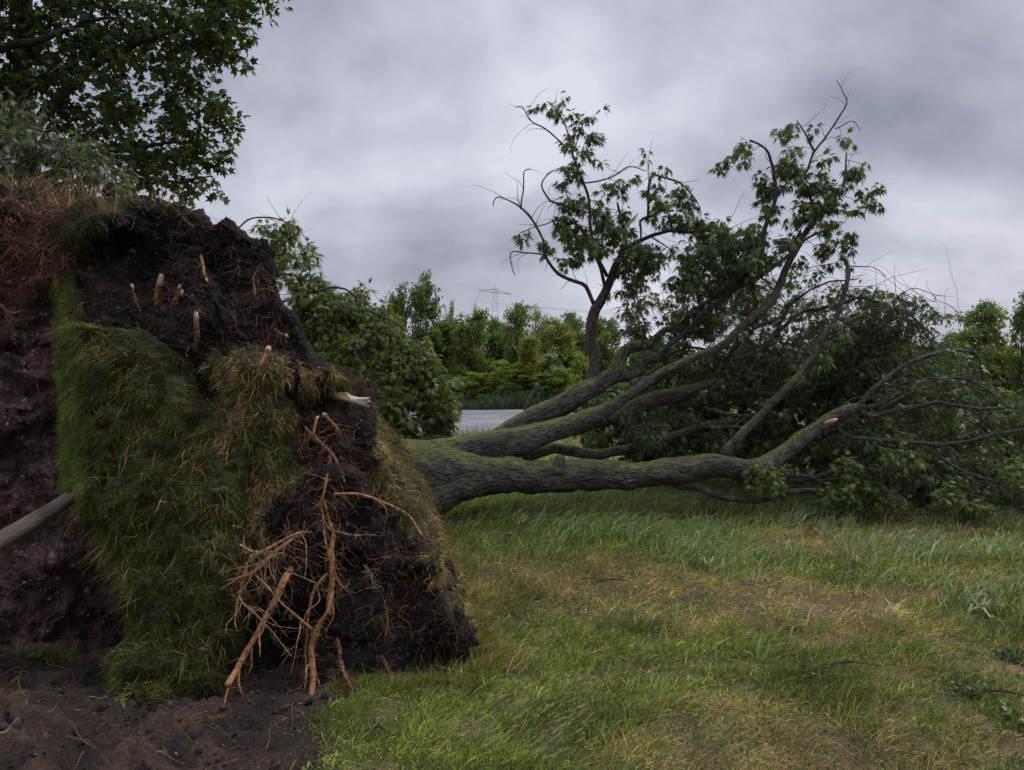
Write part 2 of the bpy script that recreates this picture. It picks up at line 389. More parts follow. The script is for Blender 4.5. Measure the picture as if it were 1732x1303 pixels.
def dense_axis(lo, hi, step, far_lo, far_hi, g=1.16):
    a = list(np.arange(lo, hi + step / 2, step)); s = step
    while a[-1] < far_hi: s *= g; a.append(a[-1] + s)
    s = step
    while a[0] > far_lo: s *= g; a.insert(0, a[0] - s)
    return np.array(a)
xs = dense_axis(-3.6, 5.0, 0.022, -1500, 1500); ys = dense_axis(2.2, 9.0, 0.022, -60, 3000)
# keep the band round the pond reasonably fine
extra = np.arange(24, 90, 0.5); ys = np.unique(np.concatenate([ys, extra]))
GX, GY = np.meshgrid(xs, ys); GZ = gheight(GX, GY)
V = np.stack([GX, GY, GZ], -1).reshape(-1, 3)
nr, nc = GX.shape
ii = (np.arange(nr - 1)[:, None] * nc + np.arange(nc - 1)[None]).ravel()
F = np.stack([ii, ii + 1, ii + nc + 1, ii + nc], 1)
dm = dirtmask(V[:, 0], V[:, 1]).astype(float)
m, nt, b = newmat('ground_mat'); L = nt.links.new
g = nd(nt, 'ShaderNodeTexCoord')
na = nd(nt, 'ShaderNodeTexNoise'); L(g.outputs['Object'], na.inputs['Vector']); na.inputs['Scale'].default_value = 1.3; na.inputs['Detail'].default_value = 7; na.inputs['Roughness'].default_value = 0.65
nb = nd(nt, 'ShaderNodeTexNoise'); L(g.outputs['Object'], nb.inputs['Vector']); nb.inputs['Scale'].default_value = 45; nb.inputs['Detail'].default_value = 6; nb.inputs['Roughness'].default_value = 0.7
rg = ramp(nt, na.outputs[0], [(0.38, (0.06, 0.08, 0.025)), (0.5, (0.11, 0.10, 0.045)), (0.62, (0.21, 0.15, 0.085))])
rd = ramp(nt, na.outputs[0], [(0.36, (0.018, 0.013, 0.012)), (0.48, (0.042, 0.029, 0.024)), (0.56, (0.085, 0.055, 0.04)), (0.66, (0.15, 0.09, 0.055))])
a = nd(nt, 'ShaderNodeAttribute'); a.attribute_name = 'dirt'
mixc = nd(nt, 'ShaderNodeMix', data_type='RGBA'); L(a.outputs['Fac'], mixc.inputs[0]); L(rg.outputs[0], mixc.inputs[6]); L(rd.outputs[0], mixc.inputs[7])
mr = nd(nt, 'ShaderNodeMapRange'); L(nb.outputs[0], mr.inputs[0]); mr.inputs[1].default_value = 0.3; mr.inputs[2].default_value = 0.7; mr.inputs[3].default_value = 0.4; mr.inputs[4].default_value = 1.6
mul = nd(nt, 'ShaderNodeVectorMath', operation='SCALE'); L(mixc.outputs[2], mul.inputs[0]); L(mr.outputs[0], mul.inputs['Scale'])
L(mul.outputs[0], b.inputs['Base Color']); b.inputs['Roughness'].default_value = 0.95; b.inputs['Specular IOR Level'].default_value = 0.2
bp = nd(nt, 'ShaderNodeBump'); L(nb.outputs[0], bp.inputs['Height']); bp.inputs['Strength'].default_value = 1; bp.inputs['Distance'].default_value = 0.03; L(bp.outputs[0], b.inputs['Normal'])
M['ground'] = m
tag(link_mesh('ground', V, [F], m, None, True, {'dirt': dm}), kind='structure')

# water
m, nt, b = newmat('water_mat'); L = nt.links.new
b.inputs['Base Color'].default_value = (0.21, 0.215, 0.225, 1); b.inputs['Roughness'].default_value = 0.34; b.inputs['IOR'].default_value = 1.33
g = nd(nt, 'ShaderNodeTexCoord'); mpn = nd(nt, 'ShaderNodeMapping'); L(g.outputs['Object'], mpn.inputs[0]); mpn.inputs['Scale'].default_value = (0.6, 2.2, 1)
n = nd(nt, 'ShaderNodeTexNoise'); L(mpn.outputs[0], n.inputs['Vector']); n.inputs['Scale'].default_value = 0.9; n.inputs['Detail'].default_value = 6
rw = ramp(nt, n.outputs[0], [(0.4, (0.12, 0.13, 0.145)), (0.6, (0.32, 0.325, 0.33))]); L(rw.outputs[0], b.inputs['Base Color'])  # pale base colour stands in for sky reflected off the ripples
bp = nd(nt, 'ShaderNodeBump'); L(n.outputs[0], bp.inputs['Height']); bp.inputs['Strength'].default_value = 1; bp.inputs['Distance'].default_value = 0.6; L(bp.outputs[0], b.inputs['Normal'])
wz = -0.52
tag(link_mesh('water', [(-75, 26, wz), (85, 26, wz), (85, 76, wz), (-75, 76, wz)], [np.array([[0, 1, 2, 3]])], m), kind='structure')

# ------------------------------------------------------------------ uprooted tree: root plate
tree = empty('uprooted_tree', (-1.2, 8.6, 0), 'uprooted many-stemmed tree lying on the meadow with its tall earthy root plate at the left', 'fallen tree')
CTRL = np.array([(-350, 350, 5.9), (-350, 700, 5.7), (-350, 1100, 5.5), (-150, 500, 5.5), (0, 350, 5.4), (0, 450, 5.3), (0, 600, 5.3), (0, 850, 5.2), (0, 1050, 5.05), (0, 1200, 5.0), (150, 850, 5.2),
    (150, 1050, 5.1), (200, 1050, 5.05), (250, 1150, 4.7), (100, 700, 5.25), (150, 450, 5.2), (300, 400, 5.25), (250, 340, 5.35), (400, 450, 5.15), (450, 430, 5.25), (300, 500, 4.98), (300, 560, 4.8),
    (200, 560, 4.95), (420, 560, 4.9), (490, 560, 5.05), (450, 650, 4.65), (400, 750, 4.55), (300, 750, 4.85), (300, 950, 4.6), (300, 1150, 4.35), (550, 640, 5.0), (600, 660, 5.1), (500, 720, 4.8), (560, 760, 4.75),
    (620, 760, 4.9), (560, 850, 4.5), (650, 850, 4.7), (690, 850, 4.85), (450, 900, 4.5), (500, 950, 4.4), (600, 950, 4.42), (700, 950, 4.52), (760, 1000, 4.55), (450, 1050, 4.35),
    (600, 1050, 4.28), (750, 1080, 4.3), (800, 1080, 4.35), (450, 1180, 4.2), (600, 1190, 4.1), (700, 1180, 4.12), (800, 1160, 4.2), (820, 1215, 4.2), (450, 1230, 4.1), (600, 1230, 4.05)], float)
BUMP = [(548, 676, 52, 20, 1.05), (190, 425, 62, 24, 0.4), (165, 375, 48, 30, -0.28), (545, 628, 55, 12, -0.22), (480, 1120, 90, 80, 0.18), (340, 665, 14, 35, 0.2),
        (640, 790, 30, 30, 0.1), (690, 960, 60, 30, -0.12), (600, 1000, 40, 60, 0.12), (420, 620, 50, 22, -0.16), (450, 690, 45, 40, -0.12), (480, 790, 50, 25, -0.1), (330, 405, 70, 40, -0.10), (230, 480, 60, 30, 0.1),
         (760, 1030, 30, 20, -0.12), (40, 590, 60, 14, 0.18), (20, 700, 20, 60, -0.12), (60, 980, 60, 60, -0.2)]
def Yfront(px, py):
    px = np.asarray(px, float); py = np.asarray(py, float)
    d2 = ((px[..., None] - CTRL[:, 0]) ** 2 + (py[..., None] - CTRL[:, 1]) ** 2) + 900
    wt = 1 / d2 ** 1.6
    Y = (wt * CTRL[:, 2]).sum(-1) / wt.sum(-1)
    for bx, by, sx_, sy_, dY in BUMP:
        Y = Y + dY * np.exp(-((px - bx) / sx_) ** 2 - ((py - by) / sy_) ** 2)
    return Y
CORN = np.array([(330, 235), (342, 285), (352, 308), (365, 326), (380, 362), (392, 410), (402, 438), (418, 455), (440, 465), (480, 470), (515, 488), (545, 508), (580, 514), (600, 533), (620, 562), (640, 586), (660, 602), (690, 616),
                 (740, 636), (780, 652), (850, 690), (900, 715), (950, 742), (1000, 768), (1050, 790), (1100, 806), (1150, 816), (1240, 828)], float)
NR, NF, NS, NB = 300, 380, 90, 40
rows = np.linspace(332, 1240, NR)
xr = np.interp(rows, CORN[:, 0], CORN[:, 1]) + 7 * fbm(np.stack([rows * 0.035, rows * 0, rows * 0], 1), 3, 77)
grid = np.zeros((NR, NF + NS + NB, 3)); PX = np.zeros((NR, NF + NS + NB)); PYY = np.zeros_like(PX)
for i, py in enumerate(rows):
    # more columns inside the frame
    u = np.linspace(0, 1, NF); px = np.where(u < 0.12, -350 + u / 0.12 * 350, (u - 0.12) / 0.88 * xr[i])
    edge = np.clip((px - (xr[i] - 26)) / 26, 0, 1)
    Y = Yfront(px, py) + 0.10 * edge ** 2
    top = np.clip((360 - py) / 28, 0, 1) ** 2 * 0.5
    Y = Y + top
    f = np.stack([(px - CX) / FPX * Y, Y, EYE - (py - CY) / FPX * Y], -1)
    grid[i, :NF] = f; PX[i, :NF] = px; PYY[i] = py
    c = f[-1]; z = c[2]; zz = max(z, 0)
    bkp = np.array([-0.95 - 0.08 * zz - 0.27 * zz * zz, 9.1 - 0.55 * zz, z])
    t = np.linspace(0, 1, NS + 1)[1:, None]
    s = c * (1 - t) + bkp * t; s[:, 0] += -0.06 * np.sin(t[:, 0] * math.pi)
    grid[i, NF:NF + NS] = s; PX[i, NF:NF + NS] = xr[i] + 1 + t[:, 0] * 100
    l0 = f[0]; q = np.array([-3.4, 9.0 - 0.3 * zz, z]); t = np.linspace(0, 1, NB + 2)[1:-1, None]
    grid[i, NF + NS:] = (1 - t) ** 2 * bkp + 2 * t * (1 - t) * q + t * t * l0; PX[i, NF + NS:] = -999
def grid_normals(G, closed=True):
    du = np.roll(G, -1, 1) - np.roll(G, 1, 1); dv = np.gradient(G, axis=0)
    return unit(np.cross(du, dv))
Nn = grid_normals(grid)
cen = grid.mean((0, 1)); sgn = np.sign(((grid - cen) * Nn).sum(-1).mean()); Nn *= sgn
# flank: front normals must face the camera
if Nn[NR // 2, NF // 2, 1] > 0: Nn *= -1
Pn = grid * 1.0
wrp = Pn + 0.12 * np.stack([fbm(Pn * 4, 3, 151), fbm(Pn * 4, 3, 152), fbm(Pn * 4, 3, 153)], -1)
lump = fbm(wrp * 2.0, 3, 51) * 0.12 + (0.45 - np.abs(fbm(wrp * 4.5, 4, 52))) * 0.13 + fbm(wrp * 16, 5, 53, 0.65) * 0.06 - np.maximum(fbm(wrp * 3.3, 3, 57) - .12, 0) * 0.35
keep = np.ones((NR, NF + NS + NB)); keep[:, NF:NF + NS] = 0.6
grid = grid + Nn * (lump * keep)[..., None]
# turf weight
def inpoly(px, py, poly):
    poly = np.array(poly, float); r = np.zeros(px.shape, bool); j = len(poly) - 1
    for i in range(len(poly)):
        xi, yi = poly[i]; xj, yj = poly[j]
        cnd = ((yi > py) != (yj > py)) & (px < (xj - xi) * (py - yi) / (yj - yi + 1e-9) + xi); r ^= cnd; j = i
    return r
wx = PX + 34 * fbm(np.stack([PX * 0.03, PYY * 0.03, 0 * PX], -1), 4, 61, .65); wy = PYY + 34 * fbm(np.stack([PX * 0.04, PYY * 0.04, 0 * PX + 5], -1), 3, 62)
polyB = [(352, 612), (400, 598), (455, 603), (478, 635), (500, 680), (506, 720), (500, 745), (535, 790), (530, 822), (480, 840), (455, 880), (438, 930), (420, 1000), (405, 1200), (300, 1200), (300, 700), (345, 690), (365, 660)]
polyC = [(495, 605), (530, 598), (575, 625), (602, 650), (598, 662), (560, 645), (520, 640), (500, 630)]
polyD = [(118, 345), (160, 332), (218, 338), (212, 365), (165, 400), (122, 440), (112, 400)]
polyE = [(85, 362), (122, 355), (125, 445), (95, 430)]
turf = np.zeros_like(PX)
front = np.zeros_like(PX, bool); front[:, :NF] = True
turf[front & (inpoly(wx, wy, polyB) | inpoly(wx, wy, polyC) | inpoly(wx, wy, polyD) | inpoly(wx, wy, polyE))] = 1
rightband = front & (wx > np.interp(wy, CORN[:, 0], CORN[:, 1]) - np.interp(wy, [740, 760, 800, 1000, 1060, 1150], [0, 12, 18, 14, 8, 3]) * (1 + 1.2 * fbm(np.stack([PX * 0 , PYY * 0.05, 0 * PX], -1), 3, 206)))
turf[rightband & (PYY > 742)] = 1
sidew = np.clip((rows - 640) / 110 + .5 * fbm(np.stack([rows * .02, rows * 0, rows * 0], 1), 2, 5), 0, 1)
turf[:, NF:NF + NS] = sidew[:, None] * np.clip(.5 + 1.5 * fbm(grid[:, NF:NF + NS] * 5, 3, 205), 0, 1)
# colour zones of the soil (real soil colours): brown subsoil at the left, black peat in the right end
tint = np.ones((NR, NF + NS + NB, 3))
lw = np.clip((230 - PX) / 120, 0, 1) * np.clip((PYY - 430) / 160, 0, 1); lw = lw * front
tint = tint * (1 + lw[..., None] * np.array([5.0, 3.9, 3.6]) * (1 + .8 * np.clip(fbm(grid * 3.5, 3, 333), -.6, 1))[..., None])
redw = np.clip((130 - PX) / 60, 0, 1) * np.clip((520 - PYY) / 60, 0, 1) * front
tint = tint * (1 + redw[..., None] * np.array([1.2, 0.6, 0.3]))
C_ = NF + NS + NB
ii = (np.arange(NR - 1)[:, None] * C_ + np.arange(C_)[None]); jj = (np.arange(NR - 1)[:, None] * C_ + (np.arange(C_)[None] + 1) % C_)
Fq = np.stack([ii, jj, jj + C_, ii + C_], -1).reshape(-1, 4)
Vp = grid.reshape(-1, 3); topc = grid[0].mean(0); Vp = np.vstack([Vp, topc]); tc_ = len(Vp) - 1
Ft = np.stack([np.full(C_, tc_), (np.arange(C_) + 1) % C_, np.arange(C_)], 1)
plate = child(link_mesh('root_plate', Vp, [Fq, Ft], M['plate'], None, True, {'turf': np.append(turf.ravel(), 0) * 0.8, 'tint': np.vstack([tint.reshape(-1, 3), [1, 1, 1]])}), tree)
plate['label'] = 'tall torn slab of black peaty earth full of roots'

def sample_cells(G, Nm, W, n):
    a = G[:-1, :-1]; b_ = G[:-1, 1:]; c = G[1:, :-1]
    ar = np.linalg.norm(np.cross(b_ - a, c - a), axis=-1) * W[:-1, :-1]
    cdf = np.cumsum(ar.ravel()); k = np.searchsorted(cdf, rng.uniform(0, cdf[-1], n)); r_, c_ = np.unravel_index(k, ar.shape)
    u = rng.uniform(size=(n, 1)); v = rng.uniform(size=(n, 1))
    p = G[r_, c_] * (1 - u) * (1 - v) + G[r_, c_ + 1] * u * (1 - v) + G[r_ + 1, c_] * (1 - u) * v + G[r_ + 1, c_ + 1] * u * v
    return p, Nm[r_, c_], r_, c_
Nn2 = grid_normals(grid)
if Nn2[NR // 2, NF // 2, 1] > 0: Nn2 *= -1
def grasscol(n, kinds, wts):
    kinds = np.array(kinds); k = rng.choice(len(kinds), n, p=np.array(wts) / sum(wts))
    return kinds[k] * np.exp(rng.normal(0, 0.28, (n, 1))) * (1 + rng.normal(0, 0.08, (n, 3)))
STRAW = (0.52, 0.38, 0.19); DSTRAW = (0.26, 0.16, 0.07); GRN = (0.115, 0.145, 0.022); DGRN = (0.055, 0.078, 0.013); YGR = (0.25, 0.26, 0.05); BLG = (0.14, 0.21, 0.10)

# turf grass on plate (front sods)
acc = Acc()
Wf = turf.copy(); Wf[:, NF:] = 0
p, nn, r_, c_ = sample_cells(grid, Nn2, Wf, 60000)
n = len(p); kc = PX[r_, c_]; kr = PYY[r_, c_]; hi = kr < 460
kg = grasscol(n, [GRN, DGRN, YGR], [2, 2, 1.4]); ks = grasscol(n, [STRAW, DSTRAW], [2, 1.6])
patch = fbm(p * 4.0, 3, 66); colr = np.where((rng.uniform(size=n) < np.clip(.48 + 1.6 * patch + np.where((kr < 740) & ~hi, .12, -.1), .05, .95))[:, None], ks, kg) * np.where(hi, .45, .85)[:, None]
flow = unit(np.stack([fbm(p * 3, 2, 67), fbm(p * 3, 2, 68), fbm(p * 3, 2, 69)], 1))
D = nn * 0.5 + flow * 0.5 + np.array([0.1, 0, -0.35]) + rng.normal(size=(n, 3)) * 0.7
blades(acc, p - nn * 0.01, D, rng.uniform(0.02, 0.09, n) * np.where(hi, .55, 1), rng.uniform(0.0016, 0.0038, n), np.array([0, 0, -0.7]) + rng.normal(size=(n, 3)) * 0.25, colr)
Ws = np.zeros_like(turf); Ws[:, NF:NF + NS] = sidew[:, None] ** 1.5
p, nn, r_, c_ = sample_cells(grid, Nn2, Ws * np.clip(.45 + 1.6 * fbm(grid * 5, 3, 205), .03, 1), 13000); n = len(p)
colr = grasscol(n, [STRAW, DSTRAW, GRN, DGRN, YGR], [2.4, 3, 2, 2, .8]) * .8
D = nn * 0.6 + np.array([0.2, -0.1, 0.0]) + rng.normal(size=(n, 3)) * 0.65
blades(acc, p, D, rng.uniform(0.03, 0.15, n), rng.uniform(0.002, 0.004, n), np.array([0, 0, -0.7]) + rng.normal(size=(n, 3)) * 0.25, colr)
# long wisps on the very top
topmask = np.zeros_like(turf); topmask[:14, :NF] = 1
p, nn, r_, c_ = sample_cells(grid, Nn2, topmask, 900); n = len(p)
colr = grasscol(n, [STRAW, DSTRAW, GRN], [1, 2, 1])
blades(acc, p, np.array([0.1, 0, 1.0]) + rng.normal(size=(n, 3)) * 0.45, rng.uniform(0.06, 0.26, n), rng.uniform(0.0015, 0.003, n), rng.normal(size=(n, 3)) * 0.4, colr)
o = acc.link('grass', M['turfgrass'], tree); o['kind'] = 'stuff'

# hanging turf curtain, a thick sheet of its own
FL = np.array([(452, 84), (500, 88), (600, 97), (700, 100), (830, 100), (850, 122), (900, 155), (950, 175), (1000, 200), (1050, 218), (1080, 214), (1100, 190), (1140, 166), (1170, 172), (1205, 205)], float)
FR = np.array([(452, 128), (500, 134), (548, 140), (562, 270), (580, 300), (600, 322), (650, 335), (700, 372), (800, 420), (900, 432), (950, 420), (1050, 408), (1150, 398), (1205, 388)], float)
nr2, nc2 = 260, 130
prow = np.linspace(452, 1205, nr2); G2 = np.zeros((nr2, nc2, 3)); QX = np.zeros((nr2, nc2)); QY = np.zeros((nr2, nc2))
for i, py in enumerate(prow):
    wob = 6 * fbm(np.array([[py * 0.04, 3, 1]]), 3, 88)[0]
    xl = np.interp(py, FL[:, 0], FL[:, 1]) + wob; xr_ = np.interp(py, FR[:, 0], FR[:, 1]) + 2 * wob
    u = np.linspace(0, 1, nc2) ** 1.0; px = xl + (xr_ - xl) * u
    Y = np.interp(py, [452, 560, 750, 950, 1100, 1205], [5.0, 4.72, 4.5, 4.28, 4.08, 3.9]) + 0 * px
    ed = np.clip(1 - (px - xl) / 48, 0, 1); Y = Y + 0.42 * ed ** 1.3
    Y = Y + 0.07 * fbm(np.stack([px * 0.012, py * 0.012 + 0 * px, 0 * px], -1), 3, 90) + 0.085 * fbm(np.stack([px * 0.04, py * 0.04 + 0 * px, 0 * px], -1), 5, 91, .6)
    er = np.clip((px - (xr_ - 60)) / 60, 0, 1); Ym = Yfront(px, py) - 0.03
    Y = Y * (1 - er ** 2) + Ym * er ** 2
    G2[i] = np.stack([(px - CX) / FPX * Y, Y, EYE - (py - CY) / FPX * Y], -1); QX[i] = px; QY[i] = py
N2_ = unit(np.cross(np.gradient(G2, axis=1), np.gradient(G2, axis=0)))
if N2_[nr2 // 2, nc2 // 2, 1] > 0: N2_ *= -1
backg = G2 + np.array([0, .16, 0])
Vf = np.concatenate([G2.reshape(-1, 3), backg.reshape(-1, 3)]); k0 = nr2 * nc2
ii = (np.arange(nr2 - 1)[:, None] * nc2 + np.arange(nc2 - 1)[None]).ravel()
Fa = np.stack([ii, ii + 1, ii + nc2 + 1, ii + nc2], 1); Fb = Fa[:, ::-1] + k0
e1 = np.arange(nc2 - 1); top_ = np.stack([e1, e1 + k0, e1 + 1 + k0, e1 + 1], 1); bot_ = top_[:, ::-1] + (nr2 - 1) * nc2
e2 = np.arange(nr2 - 1) * nc2; lft = np.stack([e2, e2 + nc2, e2 + nc2 + k0, e2 + k0], 1); rgt = lft[:, ::-1] + nc2 - 1
fl = child(link_mesh('turf_sheet', Vf, [Fa, Fb, top_, bot_, lft, rgt], M['plate'], None, True,
      {'turf': np.concatenate([np.full(k0, 0.85), np.zeros(k0)]), 'tint': np.ones((2 * k0, 3))}), tree)
fl['label'] = 'curtain of green turf hanging down in front of the bare earth'
acc = Acc()
p, nn, r_, c_ = sample_cells(G2, N2_, np.ones((nr2, nc2)), 150000); n = len(p)
px = QX[r_, c_]; py = QY[r_, c_]
brown = np.clip(0.5 + 0.9 * fbm(p * 2.5, 3, 93) + (px - 250) / 260 - (py - 760) / 420, 0, 1)
left = np.clip((150 - px) / 45, 0, 1)
kg = grasscol(n, [GRN, DGRN, YGR, DSTRAW], [3, 3.5, 0.9, 0.8]); kb = grasscol(n, [DSTRAW, STRAW, DGRN, GRN], [3.4, 0.8, 1.8, 1.2])
sel = (rng.uniform(size=n) < brown * 0.75)[:, None]; colr = np.where(sel, kb, kg) * (0.95 + 0.5 * fbm(p * 4, 2, 95)[:, None])
lsel = left[:, None]; colr = colr * (1 - lsel) + lsel * grasscol(n, [GRN, (0.13, 0.19, 0.03), YGR], [3, 3, 1.5]) * 1.35  # left strip brightened in colour, standing in for light on the turned edge
flow = unit(np.stack([fbm(p * 3.5, 2, 167), fbm(p * 3.5, 2, 168), fbm(p * 3.5, 2, 169)], 1)); colr = colr * np.array([.54, .66, .60]) * (1 + .9 * fbm(p * 9, 3, 172))[:, None]
D = nn * 0.6 + flow * 0.5 + np.array([-0.15, 0, -0.4]) + rng.normal(size=(n, 3)) * 0.7
blades(acc, p - nn * .006, D, rng.uniform(0.012, 0.045, n) * (1 + .7 * fbm(p * 6, 2, 170)), rng.uniform(0.0016, 0.0036, n), np.array([0, 0, -0.6]) + rng.normal(size=(n, 3)) * 0.22, colr)
p, nn, r_, c_ = sample_cells(G2, N2_, np.clip(.1 + fbm(G2 * 6, 2, 175), 0.02, 1), 3600); n = len(p)
blades(acc, p, nn * .6 + rng.normal(size=(n, 3)) * .6 + [-.1, 0, -.35], rng.uniform(.05, .13, n), rng.uniform(.0014, .0028, n), np.array([0, 0, -.7]) + rng.normal(size=(n, 3)) * .4, grasscol(n, [YGR, DSTRAW, STRAW], [2, 2, 1]))
o = acc.link('grass', M['turfgrass'], fl); o.parent = tree; o.location = -Vector(tree.location); o['kind'] = 'stuff'

# fine rootlets in the soil
acc = Acc()
soilW = (1 - turf) * front; soilW[:8] = 0
dens = np.clip(0.35 + 1.2 * fbm(grid * 1.7, 2, 71), 0.02, 1); dens *= np.where((PX < 110) & (PYY < 470), 3.0, 1.0); dens = dens * np.where(PX < 0, 0.3, 1)
dens = dens * np.where((PX > 300) & (PYY < 520) & (PYY > 380), 2.0, 1)
p, nn, r_, c_ = sample_cells(grid, Nn2, soilW * dens, 15000); n = len(p)
tan = np.cross(nn, rng.normal(size=(n, 3)))
red = grasscol(n, [(0.2, 0.085, 0.045), (0.09, 0.045, 0.03), (0.34, 0.2, 0.12), (0.24, 0.17, 0.12)], [3, 4, 0.8, 0.4])
threads(acc, p - nn * 0.01, tan + nn * 0.45, rng.uniform(0.05, 0.28, n) * rng.uniform(0.4, 1, n), np.exp(rng.normal(-7.0, 0.5, n)), 8, 0.7, 0.14, red)
m_ = (PX < 125) & (PYY > 345) & (PYY < 470) & front
p, nn, r_, c_ = sample_cells(grid, Nn2, m_ * 1.0, 3800); n = len(p)
red = grasscol(n, [(0.27, 0.135, 0.075), (0.14, 0.07, 0.045), (0.42, 0.26, 0.16)], [3, 2, 1])
threads(acc, p, np.cross(nn, rng.normal(size=(n, 3))) + nn * 0.5 + [0, 0, 0.35], rng.uniform(0.06, 0.3, n), np.exp(rng.normal(-7.0, 0.45, n)), 9, 0.8, 0.12, red, 0.15)
acc.link('rootlets', M['root'], tree)['kind'] = 'stuff'

# soil crumbs clinging to the plate and lying on the torn earth
def crumbs(acc, C, S, colr):
    TV = np.array([(1, 0, 0), (-1, 0, 0), (0, 1, 0), (0, -1, 0), (0, 0, 1), (0, 0, -1)], float)
    TF = np.array([(0, 2, 4), (2, 1, 4), (1, 3, 4), (3, 0, 4), (2, 0, 5), (1, 2, 5), (3, 1, 5), (0, 3, 5)])
    n = len(C); J = TV[None] * rng.uniform(0.5, 1.2, (n, 6, 1)) + rng.normal(size=(n, 6, 3)) * 0.18
    th = rng.uniform(0, 6.28, n); c, s = np.cos(th)[:, None], np.sin(th)[:, None]
    J = np.stack([J[..., 0] * c - J[..., 1] * s, J[..., 0] * s + J[..., 1] * c, J[..., 2]], -1)
    V = C[:, None] + J * S[:, None, None]
    acc.add(V.reshape(-1, 3), [(TF[None] + (np.arange(n) * 6)[:, None, None]).reshape(-1, 3)], Col=np.repeat(colr, 6, 0))
M['crumb'] = m_attr('soil_crumb', 0.95, 0.006, 60)
acc = Acc()
p, nn, r_, c_ = sample_cells(grid, Nn2, soilW, 9000); n = len(p)
tt = tint[r_, c_]
crumbs(acc, p, np.exp(rng.normal(-4.6, 0.5, n)), np.array([0.022, 0.017, 0.015]) * tt * np.exp(rng.normal(0, 0.4, (n, 1))))
acc.link('soil_crumbs', M['crumb'], tree)['kind'] = 'stuff'

# thick roots, each its own part
def add_root(pts, dias, off, tipcol=None, colr=(0.15, 0.075, 0.042), Ys=None, seed=0, wob=0.035):
    w_ = []; rr = []
    for k, (px, py) in enumerate(pts):
        Y = Ys[k] if Ys else float(Yfront(np.array(px), np.array(py))) - (off[k] if hasattr(off, '__len__') else off)
        w_.append(P(px, py, Y)); d = np.interp(k / (len(pts) - 1), np.linspace(0, 1, len(dias)), dias); rr.append(d / 2 / FPX * Y * 0.74)
    acc = Acc(); cc = np.array(colr) * np.array([0.98, 0.93, 0.72]) * rng.uniform(0.9, 1.3); p_, r__, T_ = tube(acc, w_, rr, 9, 0.012, 0.55, wob, seed, colr=cc)
    if len(p_) > 12 and not tipcol:
        for q in range(int(rng.integers(2, 6))):       # side forks
            k = int(rng.integers(3, len(p_) - 2)); d0 = unit(T_[k] * .8 + rng.normal(size=3) * .7 + [0, -.25, -.2]); l0 = rng.uniform(.08, .3)
            d1 = unit(d0 + rng.normal(size=3) * .5 + [0, 0, -.25]); d2 = unit(d1 + rng.normal(size=3) * .6 + [0, 0, -.3])
            tube(acc, [p_[k], p_[k] + d0 * l0 * .35, p_[k] + (d0 + d1) * l0 * .35, p_[k] + (d0 + d1 + d2) * l0 * .35], [r__[k] * .5, r__[k] * .42, r__[k] * .3, .0012], 6, .015, .4, .03, seed + q, colr=cc * rng.uniform(.7, 1.2))
    # hairs on the root
    k = rng.integers(1, len(p_) - 1, 34); n_ = len(k)
    if len(p_) > 6:
        threads(acc, p_[k], rng.normal(size=(n_, 3)) + [0, -0.3, -0.2], rng.uniform(0.03, 0.14, n_), np.full(n_, 0.0013), 6, 0.5, 0.1, np.repeat(np.array(colr)[None] * 1.2, n_, 0))
    o = acc.link('root', M['root'], tree)
    if tipcol:
        a2 = Acc(); d = unit(w_[0] - w_[1]); r0 = rr[0]
        # ragged splintered end: a few long slivers
        for q in range(6):
            th = q * 1.05; side = unit(np.cross(d, [0.2, 1, 0.1])); s2 = np.cross(d, side)
            st = w_[0] - d * r0 * tipcol + (side * math.cos(th) + s2 * math.sin(th)) * r0 * 0.62
            en = st + d * r0 * (tipcol + 0.6 + random.random() * 2.0)
            tube(a2, [st, (st + en) / 2, en], [r0 * 0.5, r0 * 0.5, r0 * 0.14], 5, 0.02, 0.2, 0, q, colr=(0.5, 0.4, 0.27))
        e_ = a2.link('broken_end', M['wood'], tree); e_.parent = o; e_.location = (0, 0, 0)
        e_['label'] = 'pale splintered end'
    return o
